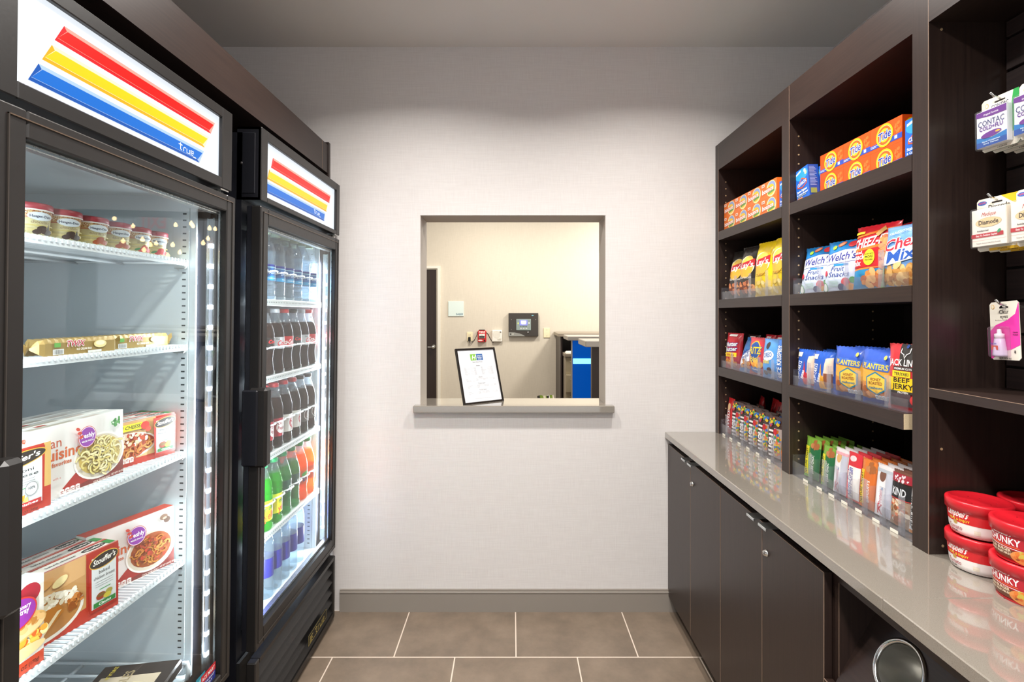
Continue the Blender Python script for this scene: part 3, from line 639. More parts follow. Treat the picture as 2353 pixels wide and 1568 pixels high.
BK = {
 'water': dict(H=.245, r=.034, cap=col('#b9cdb4', .4), liq=WA, lab=col('#1c63a4', .35), lz=(.27, .50), art=a_dasani, prof='water', fill=.70, ribs=(.1, .14, .22, .6, .64), nm='clear water bottle with blue wrap label and pale cap'),
 'coke': dict(H=.236, r=.034, cap=col('#c8202a'), liq=CO, lab=col('#c41c26', .35), lz=(.38, .56), art=a_coke('', 'Coca-Cola'), prof='coke', nm='cola bottle with red cap and red label'),
 'zero': dict(H=.236, r=.034, cap=col('#1c1c1e'), liq=CO, lab=col('#161616', .35), lz=(.38, .56), art=a_zero, prof='coke', nm='cola bottle with black cap and black label'),
 'diet': dict(H=.236, r=.034, cap=col('#c9ccd0'), liq=CO, lab=col('#bfc3c7', .3), lz=(.38, .56), art=a_diet, prof='coke', nm='cola bottle with silver cap and silver label'),
 'pepper': dict(H=.236, r=.034, cap=col('#b8343c'), liq=CO, lab=col('#98182c', .35), lz=(.18, .46), art=a_dr('r'), nm='dark soda bottle with red cap and maroon label'),
 'dpepper': dict(H=.236, r=.034, cap=col('#b8343c'), liq=CO, lab=col('#d9d6d2', .35), lz=(.18, .46), art=a_dr('w'), nm='dark soda bottle with red cap and white label'),
 'root': dict(H=.236, r=.034, cap=col('#26221f'), liq=CO, lab=col('#55504e', .3), lz=(.20, .44), art=a_barq, nm='root beer bottle with black cap and grey label'),
 'mello': dict(H=.236, r=.034, cap=col('#1f9a60'), liq=GR, lab=col('#e6dc20', .35), lz=(.16, .46), art=a_mello, nm='bright green soda bottle with yellow label'),
 'sprite': dict(H=.236, r=.034, cap=col('#1c7a48'), liq=SPG, lab=col('#1d4a3c', .35), lz=(.36, .56), art=a_sprite, nm='green bottle of clear soda with dark green label'),
 'fanta': dict(H=.236, r=.034, cap=col('#1f8a3c'), liq=OR, lab=col('#d8581c', .35), lz=(.28, .52), art=a_fanta, fill=.8, nm='orange soda bottle with green cap and orange label'),
 'smart': dict(H=.262, r=.031, cap=col('#d4dce4'), liq=WA, lab=col('#2c2f8c', .35), lz=(.30, .56), art=a_smart, prof='tall', fill=.8, nm='slim clear water bottle with violet-blue label')}
rows = [(1.455, ['water']*7, 'top'), (1.186, ['coke', 'diet', 'zero', 'coke', 'diet', 'zero', 'coke'], 'second'), (.912, ['root', 'root', 'dpepper', 'dpepper', 'pepper', 'pepper', 'pepper'], 'third'), (.636, ['fanta', 'fanta', 'sprite', 'sprite', 'mello', 'mello', 'mello'], 'fourth')]
MADE = {}
def put_bottle(k, x, y, z, label, grp, rot=0):
    if k not in MADE: o = MADE[k] = bottle(BK[k])
    else: o = dup(MADE[k])
    o.location = floc(x, y, z); o.rotation_euler = Euler((0, LEAN, R(90)+rot)); o.rotation_euler = (Matrix.Rotation(LEAN, 3, 'Y') @ Matrix.Rotation(R(90)+rot, 3, 'Z')).to_euler()
    tag(o, label, 'bottle', grp); return o
WHERE = ['front right end', 'front, second from right', 'front, third from right', 'front, fourth from right', 'front, fifth from right', 'front, sixth from right', 'front, left end']
rn = random.Random(11)
for z, ks, nm in rows:
    for i, k in enumerate(ks):
        put_bottle(k, -.084, LANES[i], z, BK[k]['nm']+', '+nm+' shelf, '+WHERE[i], nm+' shelf bottles', rn.uniform(-.35, .35))
        if i < 6:
            for j in (1, 2) if i > 2 else (1,):
                put_bottle(k, -.084-.073*j, LANES[i], z, BK[k]['nm'].split(' with')[0]+', '+nm+' shelf, '+ORD[i]+' lane from right, '+('second row' if j == 1 else 'third row'), nm+' shelf bottles', rn.uniform(-.5, .5))
for i in range(5):
    put_bottle('smart', -.100, 2.12-.068*i, .368, BK['smart']['nm']+', fridge floor, '+ORD[i]+' from the right', 'fridge floor bottles', .3)
    put_bottle('smart', -.170, 2.12-.068*i, .368, 'slim clear water bottle in the back row, fridge floor, '+ORD[i]+' from the right', 'fridge floor bottles', .1)

# ------------------------------------------------------------------ cartons and tubs in the freezer
def carton(w, h, d, front, side='#cccccc', top=None, art=None, topart=None, sideart=None, name='carton', back=None, leftart=None):
    mb = MB(); x = w/2
    V = [(-x, 0, 0), (x, 0, 0), (x, d, 0), (-x, d, 0), (-x, 0, h), (x, 0, h), (x, d, h), (-x, d, h)]
    for f, c in (((0, 1, 5, 4), front), ((1, 2, 6, 5), side), ((3, 0, 4, 7), side), ((4, 5, 6, 7), top or side), ((0, 3, 2, 1), side), ((2, 3, 7, 6), back or front)):
        mb.add([V[i] for i in f], [(0, 1, 2, 3)], col(c))
    mb.box(-x+.002, x-.002, .0005, .001, h-.0006, h+.0003, col('#e8e4dc'))
    if art: art(Decal(mb, flat()), w, h)
    if topart: topart(Decal(mb, lambda u, v, l: (u, v, h+l)), w, d)
    if sideart: sideart(Decal(mb, lambda u, v, l: (x+l, u, v)), d, h)
    if leftart: leftart(Decal(mb, lambda u, v, l: (-x-l, d-u, v)), d, h)
    return mb.build(name)
def facts(D, x, y, n, c='#f2ece4', s=.012, tc='#a03020'):
    for k in range(n):
        u = x+k*s*1.15; D.poly([(u, y), (u+s, y), (u+s, y+s*1.2), (u+s/2, y+s*1.35), (u, y+s*1.2)], c); D.rect(u+s*.2, y+s*.75, u+s*.8, y+s*.9, tc); D.rect(u+s*.2, y+s*.45, u+s*.8, y+s*.55, tc)
def a_lean(kind):
    def f(D, w, h):
        x = w/2; D.rect(-x, 0, x, h, '#e3dfdb'); D.poly([(-x*.25, .004), (x, 0), (x, h*.30), (-x*.1, h*.20)], '#7c2418'); D.poly([(-x*.45, h*.08), (-x*.1, h*.28), (x*.3, h*.10), (-x*.3, h*.05)], '#a8281c')
        D.text('lean', -x*.62, h*.70, h*.14, '#c85a38', bold=False, wid=w*.21); D.text('cuisine', -x*.42, h*.53, h*.16, '#d0622c', wid=w*.42); D.text('favorites', -x*.42, h*.44, h*.06, '#c8602c', wid=w*.2)
        D.ell(x*.42, h*.40, x*.60, h*.34, '#f4f0e8', 30); D.ell(x*.42, h*.40, x*.56, h*.31, '#d8cdb8', 30)
        if kind == 'pasta': D.ell(x*.42, h*.41, x*.50, h*.27, '#cdb25c'); D.noodles(x*.42, h*.42, x*.44, h*.24, 130, ['#ece0a0', '#e2d282', '#f2e8b4', '#d6c268'], .0042, 4); D.blobs(x*.42, h*.42, x*.44, h*.22, 24, ['#4c6a2c'], .0011, 5)
        else: D.ell(x*.42, h*.41, x*.50, h*.27, '#a04c14'); D.noodles(x*.42, h*.41, x*.46, h*.24, 55, ['#d88a30', '#c86c1c', '#e09c48'], .003, 6); D.blobs(x*.42, h*.42, x*.44, h*.23, 46, ['#7c3010', '#a83c14', '#b85020', '#c43c1c'], .005, 7)
        D.ell(x*.05, h*.74, h*.155, h*.155, '#c4342c'); D.ell(x*.05, h*.74, h*.147, h*.147, '#f0e4ec'); D.ell(x*.05, h*.74, h*.137, h*.137, '#8c34a0'); D.text('freshly', x*.05, h*.73, h*.07, '#ffffff', wid=h*.24); D.text('MADE PASTA', x*.05, h*.67, h*.025, '#ffffff')
        for a in (0, 1, 2): D.ell(-x*.16+a*.004, h*(.88-.06*a), .006, .0035, '#c8402c', 10, -.5+.4*a)
        if kind == 'pasta': D.blobs(x*.72, h*.86, .013, .010, 22, ['#3c8a3c', '#2c6c30', '#58a050'], .004, 9)
        else: D.ell(x*.70, h*.88, .011, .008, '#8a6a54'); D.ell(x*.78, h*.82, .009, .008, '#6c5040'); D.ell(x*.72, h*.86, .006, .003, '#c8b09c')
        facts(D, -x*.55, h*.03, 4, '#efe9e4', h*.07); D.text('COOK THOROUGHLY', x*.35, h*.035, h*.035, '#e8dcd0', wid=w*.2); D.text('NET WT 9 1/4 OZ (262g)', x*.78, h*.05, h*.03, '#e8dcd0', wid=w*.2)
        D.text('with a', -x*.62, h*.28, h*.035, '#c0503a', bold=False)
    return f
def a_stouf(kind):
    def f(D, w, h):
        x = w/2
        D.rect(-x, 0, x, h, '#b83420')
        if kind == 'chicken':
            D.poly([(-x, h*.12), (x*.32, h*.22), (x*.32, h), (-x, h)], '#c4935a'); D.poly([(-x, h*.62), (x*.3, h*.72), (x*.3, h), (-x, h)], '#d8a870')
            D.ell(-x*.45, h*.36, x*.72, h*.32, '#e8e0d4', 30); D.ell(-x*.45, h*.37, x*.66, h*.28, '#b4783c', 30); D.blobs(-x*.35, h*.55, x*.5, h*.10, 60, ['#f4ecd8', '#fff8e8', '#e8dcc0'], .006, 3)
            D.poly([(-x*.98, h*.18), (-x*.55, h*.10), (-x*.12, h*.36), (-x*.2, h*.48), (-x*.9, h*.48)], '#c07828'); D.poly([(-x*.62, h*.12), (-x*.52, h*.12), (-x*.16, h*.40), (-x*.24, h*.40)], '#f0dcb4'); D.blobs(-x*.7, h*.34, x*.25, h*.09, 26, ['#d89440', '#b4681c', '#e8b870'], .006, 4); D.blobs(x*.08, h*.40, x*.14, h*.12, 24, ['#a85c1c', '#8c4814', '#c8803c'], .006, 8)
            for a, b, c in ((-.75, .80, '#a8865c'), (-.45, .84, '#d8a060'), (-.2, .80, '#f0dca0'), (-.8, .62, '#e8cc84')): D.ell(x*a, h*b, .016, .009, c, 14, .4)
        elif kind == 'lasagna':
            D.rect(-x, h*.15, x*.45, h, '#d8b078'); D.ell(-x*.35, h*.45, x*.82, h*.30, '#efe6da', 30); D.ell(-x*.35, h*.46, x*.76, h*.26, '#a83c18'); D.noodles(-x*.35, h*.40, x*.7, h*.16, 46, ['#d8843c', '#c4582c', '#e0a058'], .004, 5); D.blobs(-x*.4, h*.58, x*.6, h*.14, 60, ['#f4e8d4', '#e8cca8', '#c04820', '#fff4e4'], .006, 6); D.rect(-x*.9, h*.80, x*.05, h*.95, '#f2e020'); D.text('#FRESH CHEESE', -x*.42, h*.84, h*.08, '#30401c', shear=.2, wid=w*.42)
            D.ell(x*.12, h*.86, .012, .010, '#c83020'); D.ell(x*.2, h*.76, .008, .007, '#d84428'); facts(D, -x*.85, h*.10, 6, '#f0e8e0', h*.09)
        else:
            D.rect(x*.78, h*.32, x, h, '#cfa860')
        if kind == 'mac': c0, c1, y0 = -x*.9, x*.72, h*.12
        else: c0, c1, y0 = x*.40, x*.92, h*.14
        D.poly([(c0-.004, y0-.006), (c1+.004, y0-.006), (c1+.006, h*.97), (c0-.008, h*.97)], '#b02818'); D.poly([(c0, y0), (c1, y0), (c1, h*.90), (c0, h*.90)], '#d9dcdc')
        cx, ww = (c0+c1)/2, c1-c0
        D.ell(cx, h*.83, ww*.60, h*.115, '#d8a83c', 26, .12); D.ell(cx, h*.83, ww*.57, h*.10, '#2b221c', 26, .12); D.text("Stouffer's", cx, h*.80, h*.085, '#f6f2ea', shear=.25, rot=.1, wid=ww*.92)
        ls = {'chicken': ('baked', 'chicken breast'), 'lasagna': ('lasagna with', 'meat & sauce'), 'mac': ('macaroni', '& cheese')}[kind]
        D.text(ls[0], cx, h*.64, h*.055, '#3a3a3a', bold=False, wid=ww*(.45 if kind == 'chicken' else .7)); D.text(ls[1], cx, h*.565, h*.05, '#3a3a3a', bold=False, wid=ww*.86)
        for k in range(3): D.rect(cx-ww*.36, h*(.52-.035*k), cx+ww*.36, h*(.525-.035*k), '#7c8080')
        D.rect(cx-ww*.2, h*.395, cx+ww*.25, h*.405, '#3c9a48')
        if kind == 'mac': D.poly([(cx-.01, h*.28), (cx+.018, h*.30), (cx+.016, h*.22), (cx-.012, h*.2)], '#f0a020'); D.blobs(cx-.006, h*.205, .03, .008, 30, ['#f4dc70', '#f8e898', '#e8c850'], .004, 3); D.rect(c0, h*.125, c1-.004, h*.19, '#c03030'); D.text('Simple Dishes', cx, h*.14, h*.035, '#ffffff', shear=.2, wid=ww*.8); D.ell(cx+.03, h*.37, .013, .013, '#5c6060'); D.ell(cx+.03, h*.37, .0122, .0122, '#d9dcdc'); D.text('100%', cx+.03, h*.365, .005, '#444444'); D.text('NET WT 12 OZ (340g)', cx+.01, h*.035, h*.035, '#5c1c14', wid=ww*.6)
        else:
            D.ell(cx-.008, h*.30, .011, .008, '#a03c20'); D.ell(cx-.008, h*.315, .0095, .004, '#7c5c2c'); D.ell(cx+.010, h*.32, .008, .006, '#a89c4c'); D.ell(cx+.006, h*.27, .009, .006, '#c8b840')
            D.rect(c0+.003, h*.155, c1-.003, h*.225, '#2f8038'); D.text('Classics', cx, h*.17, h*.04, '#f0f4ec', shear=.2, wid=ww*.5)
        if kind == 'chicken': facts(D, -x*.96, h*.05, 3, '#eee6dc', h*.09)
    return f
def a_bfast(D, w, h):
    x = w/2; D.rect(-x, 0, x, h, '#ded6ca'); D.rect(-x, 0, x, h*.14, '#c44020'); D.text('OZ (170g)', x*.55, h*.05, h*.04, '#5c1c10', wid=w*.3); D.rect(-x, h*.9, x, h, '#d8e0d8')
    D.ell(x*.5, h*.85, .024, .020, '#a82030'); D.ell(-x*.1, h*.86, .020, .017, '#d84438'); D.blobs(x*.2, h*.36, x*.85, h*.10, 70, ['#f0c850', '#e8a030', '#d86020', '#f8e8a0'], .008, 3)
    D.ell(x*.1, h*.52, x*.95, h*.14, '#d8a860'); D.ell(x*.1, h*.50, x*.9, h*.10, '#e8c48c'); D.blobs(x*.1, h*.54, x*.8, h*.07, 30, ['#c88c40', '#e0b070', '#b87830'], .008, 5); D.ell(x*.1, h*.24, x*.9, h*.07, '#e4c48c')
    D.ell(x*.05, h*.70, .042, .030, '#c83028'); D.ell(x*.05, h*.70, .039, .027, '#8c2c94'); D.text('revolutionary', x*.05, h*.735, .008, '#ffffff', wid=.058); D.text('baking tray', x*.05, h*.68, .010, '#ffffff', wid=.05)
def top_s(D, w, d):
    x = w/2; D.rect(-x, 0, x, .004, '#b02c1c'); D.rect(-x, d-.004, x, d, '#b02c1c'); D.ell(x*.6, d/2, .026, d*.28, '#2b221c'); D.text("Stouffer's", x*.6, d*.38, d*.22, '#e8e4dc', wid=.04); D.ell(-x*.7, d/2, .024, d*.3, '#c8964c'); D.text('baked chicken', -x*.05, d*.4, d*.2, '#5c5c58', wid=.06); D.rect(x*.84, .005, x*.98, d-.005, '#2f8038')
def top_l(D, w, d):
    x = w/2; D.rect(-x, d*.1, -x*.1, d*.5, '#a8a090'); D.rect(x*.1, d*.2, x*.5, d*.5, '#c8b8ac'); D.rect(-x*.7, d*.6, -x*.5, d*.9, '#b04838')
def side_l(D, w, h): D.rect(0, 0, w, h, '#d8d4ce'); D.text('lean cuisine', w*.7, h*.2, w*.3, '#c8603c', rot=R(90), anchor='l', wid=h*.7)
def nplace(o, xw, y, z, yaw=0, tilt=0):
    """o: canonical front -y, origin front-bottom-centre. xw world x of the front, z local shelf top"""
    o.location = (xw, y, z); o.rotation_euler = (0, 0, R(90)+R(yaw)); return o
def stack(maker, n, xw, y, z, yaw, gap, labels, cat, grp):
    o = maker(); out = []
    for k in range(n):
        q = o if k == 0 else dup(o); a = R(yaw); nplace(q, xw-gap*k*math.cos(a), y-gap*k*math.sin(a), z, yaw); tag(q, labels[k], cat, grp); out.append(q)
    return out
zs = NS[2]+.005
BH = ['just behind the front one', 'third back', 'rearmost']
stack(lambda: carton(.235, .152, .034, '#e3dfdb', '#d8d4ce', '#dcdad4', a_lean('pasta'), top_l, None, 'meal_carton', None, side_l), 4, -.945, 1.226-.1175, zs, 0, .036, ['white frozen fettuccine carton, frontmost of four, middle shelf']+['white frozen pasta carton, middle freezer shelf, '+b for b in BH], 'frozen meal', 'pasta cartons in the freezer')
stack(lambda: carton(.21, .112, .036, '#b83420', '#c85a3c', '#cfc6bc', a_stouf('lasagna'), top_s, None, 'meal_carton'), 3, -.957, 1.296, zs, -12, .038, ['red frozen lasagna carton with yellow flash, frontmost at right']+['red lasagna carton behind, middle freezer shelf, '+b for b in BH], 'frozen meal', 'lasagna cartons in the freezer')
nplace(tag(carton(.135, .128, .04, '#b83420', '#c84a2c', '#d8cfc6', a_stouf('mac'), None, None, 'meal_carton'), 'red and white macaroni and cheese carton at the left end', 'frozen meal'), -.928, 1.0155-.0675, zs)
zs = NS[3]+.005
stack(lambda: carton(.215, .150, .036, '#b83420', '#c0442c', '#d9d2c8', a_stouf('chicken'), top_s, None, 'meal_carton'), 3, -.950, 1.187-.103, zs, -12, .038, ['red baked chicken carton, frontmost of three, lower shelf']+['red baked chicken carton, lower freezer shelf, '+b for b in BH], 'frozen meal', 'chicken cartons in the freezer')
o = nplace(carton(.215, .157, .036, '#e3dfdb', '#d8d4ce', '#a83c28', a_lean('spag'), None, None, 'meal_carton'), -.966, 1.288, zs, -19); tag(o, 'white frozen spaghetti carton leaning at the right of the lower shelf', 'frozen meal')
nplace(tag(carton(.125, .172, .036, '#ded6ca', '#d0c8bc', '#d8e0d8', a_bfast, None, None, 'meal_carton'), 'frozen toasted sandwich carton at the left end of the lower shelf', 'frozen meal'), -.925, .997-.0625, zs, 0)
# tubs
def tub(kind):
    f = {'choc': ('chocolate', '#3c2c24'), 'dulce': ('dulce de leche', '#a85430'), 'straw': ('strawberry', '#c83838')}[kind]
    r0, r1, h = .029, .0345, .056
    mb = MB(); mb.lathe([(r0-.003, 0), (r0, .001), (r1, h)], col('#e8dfa8', .4), 28)
    rf = lambda v: r0+(r1-r0)*v/h
    D = Decal(mb, cylmap(rf), .008, .00006, .0002)
    D.rect(-.09, h*.72, .09, h*.99, '#d8b070'); D.rect(-.09, h*.68, .09, h*.72, '#c87858'); rn = random.Random(2)
    D.blobs(0, h*.85, .05, h*.11, 260, ['#a85c28', '#f4e4b0', '#f0d090', '#fff4d8', '#c87840'], .0011, 3, .6); D.rect(-.09, h*.40, .09, h*.44, '#d4c470'); D.rect(-.09, h*.20, .09, h*.3, '#d8c884')
    D.ell(.006, h*.74, .0175, h*.15, '#dfe8ec'); D.text('Haagen-Dazs', .006, h*.70, h*.09, '#1c3450', wid=.029)
    D.text(f[0], .006, h*.49, h*.10, '#8a6a50', bold=False, wid=.026 if kind != 'dulce' else .032)
    for a, b in ((-.002, .2), (.010, .22), (.004, .33), (.016, .2)): D.ell(a+.004, h*b, .0075, h*.09, f[1], 10, .3)
    if kind == 'choc': D.poly([(.012, h*.1), (.022, h*.1), (.018, h*.5)], '#54524e')
    if kind == 'straw': D.ell(-.006, h*.22, .006, h*.05, '#3c8a3c', 9, .4)
    D.text('3.6 FL OZ (106 mL)', -.005, h*.06, h*.04, '#a08868', wid=.028)
    root = mb.build('ice_cream_tub')
    mb = MB(); mb.lathe([(r1+.0005, h-.003), (r1+.0025, h-.003), (r1+.0025, h+.010), (r1+.001, h+.012), (r1-.002, h+.0115), (r1-.003, h+.009), (.001, h+.009)], col('#a83440', .4), 28); mb.lathe([(r1+.0028, h-.0035), (r1+.0032, h-.002), (r1+.0028, h-.0005)], col('#efe8e0'), 28, caps=False)
    return kids(root, [mb.build('lid', root)])
tp = {}
for i, (k, y) in enumerate(zip(['choc', 'choc', 'dulce', 'dulce', 'straw', 'straw'], [1.008, 1.078, 1.150, 1.220, 1.288, 1.352])):
    if k in tp: o = dup(tp[k])
    else: o = tp[k] = tub(k)
    nplace(o, -.965, y, NS[0]+.005, -34 if i % 2 else -28)
    tag(o, 'small %s ice cream tub with red lid, %s from the left' % ({'choc': 'chocolate', 'dulce': 'caramel', 'straw': 'strawberry'}[k], ORD[i]), 'ice cream tub', 'ice cream tubs on the top freezer shelf')
# wrapped ice cream bars
def icebar():
    mb = MB(); G = col('#a88c50', .3, .35); L_, hh, dd = .215, .034, .038; n = 26
    pr = [(-.5, -.02), (-.5, .75), (-.38, 1), (.38, 1), (.5, .75), (.5, -.02)]
    vs = []
    for i in range(n+1):
        u = i/n*2-1; s = 1 if abs(u) < .9 else max(.12, 1-(abs(u)-.9)*9); fl = 1.0 if abs(u) < .985 else 1.25
        for (a, b) in pr: vs.append((u*L_/2, a*dd*s*fl, hh*(.5+(b-.5)*s*fl)+.0012*math.sin(i*3.1+a*5)))
    m = len(pr); fs = []
    for i in range(n):
        for j in range(m-1): fs.append((i*m+j, i*m+j+1, i*m+m+j+1, i*m+m+j))
    mb.add(vs, fs, G)
    # frilled ends
    for s in (-1, 1):
        q = []
        for k in range(9): a = (k-4)/4; q.append((s*(L_/2-.004), 0, hh*.5)); q.append((s*(L_/2+.010+.003*(k % 2)), a*.012+.003*math.sin(k*4), hh*.5+.017*math.cos(k*1.3)))
        mb.add(q, [(2*k, 2*k+1, 2*k+3, 2*k+2) for k in range(8)], G)
    D = Decal(mb, lambda u, v, l: (u, -dd*.5-l-.0004, v), None); W_ = .05
    D.rect(-.074, .002, -.048, .013, '#e8e8e4')
    for k in range(9): D.rect(-.072+k*.0025, .003, -.071+k*.0025, .012, '#222222')
    D.rect(.012, .001, .050, .006, '#dcdcd4')
    D.text('TWIX', -.022, .0175, .0125, '#b8283c', shear=.3, wid=.046, outline='#ffffff', ow=.08); D.text('ICE CREAM BAR', .002, .0085, .0045, '#f4f0e4', wid=.04); D.ell(.046, .019, .018, .0085, '#e8d898'); D.ell(.046, .021, .013, .005, '#f4ecc4'); D.rect(-.073, .017, -.058, .026, '#5ca040')
    return mb.build('ice_cream_bar')
o = icebar(); nplace(o, -.945, 1.088, NS[1]+.005, 2); tag(o, 'gold-wrapped ice cream bar, left of the two on its shelf', 'ice cream bar', 'wrapped ice cream bars')
o2 = dup(o); nplace(o2, -.965, 1.290, NS[1]+.005, -2); tag(o2, 'gold-wrapped ice cream bar, right of the two against the freezer wall', 'ice cream bar', 'wrapped ice cream bars')
def pizza():
    mb = MB(); mb.box(-.10, .10, 0, .19, 0, .028, col('#2b231f', .25, 0, .5), .004); D = Decal(mb, lambda u, v, l: (u, v, .028+l))
    D.rect(-.095, .005, .095, .185, '#241c18'); D.poly([(-.02, .03), (.05, .03), (.05, .17), (-.02, .17)], '#b8a890')
    D.text('DEEP DISH', -.035, .06, .024, '#e8d8a0', rot=R(0), wid=.11, shear=.2); D.text('SINGLES', .02, .10, .022, '#8c7c5c', wid=.10); D.ell(-.06, .14, .02, .02, '#8c2c1c'); D.blobs(-.05, .10, .03, .03, 24, ['#a8401c', '#d88c40', '#7c2410'], .007, 2); D.text('RED BARON', -.05, .03, .010, '#d8d0c8'); D.text('NET WT 5.08 OZ', .065, .15, .009, '#d8c040', wid=.05)
    mb.box(.10, .13, .0, .19, .006, .007, ACRY)
    return mb.build('pizza_package')
o = pizza(); o.location = (-.95, 1.30, .431); o.rotation_euler = (0, 0, R(100)); o.location = (-.885, 1.285, .431); tag(o, 'black and tan frozen pizza package lying on the bottom rack', 'frozen pizza')
#@@RIGHT
# ------------------------------------------------------------------ counter and base cabinets
CT = .8465
t = tag(MB().box(.7226, 1.52, .986, D0-.001, .819, CT, QUARTZ, .002).box(.7226, 1.52, -.6, .9855, .819, CT, QUARTZ, .002).build('countertop'), 'long speckled taupe stone countertop over the dark cabinets', 'countertop')
FXC = .737
def cab(y0, y1, label):
    t = tag(empty('base_cabinet', (FXC, y0, 0)), label, 'cabinet', 'base cabinets under the counter'); W = y1-y0
    mb = MB(); mb.box(.022, .74, 0, W, .10, .818, WOOD); mb.box(.063, .70, 0, W, 0, .10, col('#15110f')); mb.build('carcass', t)
    h = W/2
    for k in (0, 1):
        a, b = (k*h+.0012, (k+1)*h-.0012)
        # k == 0: nearer the camera
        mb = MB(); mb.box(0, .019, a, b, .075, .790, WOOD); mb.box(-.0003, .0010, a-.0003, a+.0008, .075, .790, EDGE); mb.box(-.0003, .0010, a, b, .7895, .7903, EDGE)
        dr = mb.build('door', t)
        c = (h-.06) if k == 0 else (h+.012)
        mb = MB(); mb.box(-.018, .018, c, c+.046, .7915, .794, ALU); mb.box(-.020, -.015, c, c+.046, .786, .7945, ALU, .001); mb.build('handle', dr)
        if k == 0:
            mb = MB(); mb.lathe([(.001, 0), (.0105, 0), (.0105, .002), (.0085, .004), (.007, .009), (.001, .009)], CHROME, 18); mb.box(-.0008, .0008, -.004, .004, .009, .0093, RUB)
            mb.xf(Matrix.Translation((0, h-.026, .71)) @ Matrix.Rotation(R(-90), 4, 'Y')); mb.build('lock', dr)
    return t
cab(1.785, 2.386, 'dark two-door base cabinet against the back wall')
cab(1.192, 1.783, 'dark two-door base cabinet beside the waste chute')
t = tag(empty('waste_cabinet', (FXC, 0, 0)), 'dark waste cabinet with slanted front and round steel chute', 'waste cabinet')
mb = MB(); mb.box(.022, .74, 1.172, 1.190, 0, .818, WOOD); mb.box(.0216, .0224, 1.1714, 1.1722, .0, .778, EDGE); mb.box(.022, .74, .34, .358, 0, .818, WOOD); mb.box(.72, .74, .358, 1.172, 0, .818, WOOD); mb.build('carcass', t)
MB().box(.022, .042, .358, 1.172, .778, .818, WOODH).build('top_rail', t)
# slanted panel
p0, p1 = Vector((.844-FXC, 0, .708)), Vector((.762-FXC, 0, .5655)); dv = (p0-p1).normalized(); A = p1-dv*.02; B = p0+dv*.09; nrm = Vector((dv.z, 0, -dv.x))
mb = MB(); ya, yb = .358, 1.172
Cc = Vector((.813-FXC, 1.06, .6544)); rr = .056
off = nrm*.018
ring = []
n = 40; loop = [(Cc+dv*rr*math.sin(2*math.pi*i/n)+Vector((0, 1, 0))*rr*math.cos(2*math.pi*i/n)) for i in range(n)]
corn = []
def hit(i):
    s_, c_ = math.sin(2*math.pi*i/n), math.cos(2*math.pi*i/n)
    ta = ((B-Cc).dot(dv))/s_ if s_ > 1e-6 else (((A-Cc).dot(dv))/s_ if s_ < -1e-6 else 1e9)
    tb = (yb-Cc.y)/c_ if c_ > 1e-6 else ((ya-Cc.y)/c_ if c_ < -1e-6 else 1e9)
    k = min(ta, tb); return Cc+dv*k*s_+Vector((0, 1, 0))*k*c_
outer = [hit(i) for i in range(n)]
vs = loop+outer; mb.add(vs, [(i, (i+1) % n, n+(i+1) % n, n+i) for i in range(n)], WOODH)
# corner fillers
for (yy, P) in ((yb, B), (ya, B), (ya, A), (yb, A)):
    cn = Vector((P.x, yy, P.z)); best = sorted(range(n), key=lambda i: (outer[i]-cn).length)[:2]; mb.add([outer[best[0]], outer[best[1]], cn], [(0, 1, 2)], WOODH)
mb.build('slanted_panel', t)
mb = MB(); prof = [(.0, .0), (.0, .003), (-.004, .006), (-.009, .003), (-.010, 0), (-.010, -.16)]
vs = []; NN = -nrm
for dr_, hh in [(r_+rr+.006, h_) for r_, h_ in prof]:
    for i in range(36): a = 2*math.pi*i/36; vs.append(Cc+dv*dr_*math.sin(a)+Vector((0, 1, 0))*dr_*math.cos(a)+NN*hh)
fs = []
for k in range(len(prof)-1):
    for i in range(36): j = (i+1) % 36; fs.append((k*36+i, k*36+j, k*36+36+j, k*36+36+i))
mb.add(vs, fs, CHROME, True); mb.build('chute_ring', t)
mb = MB(); vs = []; 
for dr_, hh in ((rr-.0045, -.001), (rr-.0045, -.12), (.001, -.121)):
    for i in range(36): a = 2*math.pi*i/36; vs.append(Cc+dv*dr_*math.sin(a)+Vector((0, 1, 0))*dr_*math.cos(a)+NN*hh)
mb.add(vs, [(k*36+i, k*36+(i+1) % 36, k*36+36+(i+1) % 36, k*36+36+i) for k in (0, 1) for i in range(36)], col('#b9b8b2', .32, .85), True); mb.build('chute_tube', t)
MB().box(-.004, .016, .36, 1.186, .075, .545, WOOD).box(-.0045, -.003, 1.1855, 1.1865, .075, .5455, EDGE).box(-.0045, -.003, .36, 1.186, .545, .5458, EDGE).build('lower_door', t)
# ------------------------------------------------------------------ wall shelving
SX = .962; XB = 1.36
S = tag(empty('shelving_unit', (SX, 0, CT)), 'tall dark wood open shelving standing on the stone counter', 'shelving')
def part(name, x0, x1, y0, y1, z0, z1, m=WOOD, pins=None, edge=None):
    mb = MB(); mb.box(x0-SX, x1-SX, y0, y1, z0-CT, z1-CT, m)
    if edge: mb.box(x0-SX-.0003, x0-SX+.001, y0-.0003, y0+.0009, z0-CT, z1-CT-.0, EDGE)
    for (px, za, zb) in pins or []:
        z = za
        while z < zb:
            q = MB(); q.lathe([(.0032, 0), (.0032, .0006), (.001, .0008)], BRASS, 8); q.xf(Matrix.Translation((px-SX, y0, z-CT)) @ Matrix.Rotation(R(90), 4, 'X')); mb.add(q.v, q.f, BRASS); z += .032
    return mb.build(name, S)
TZ = 2.197
part('upright', SX, 1.5, 2.354, 2.387, CT, TZ, pins=[(.997, .90, 2.05)], edge=1)
part('upright', SX, 1.5, 1.752, 1.800, CT, TZ, pins=[(.995, .90, 2.05), (1.252, .90, 2.05)], edge=1)
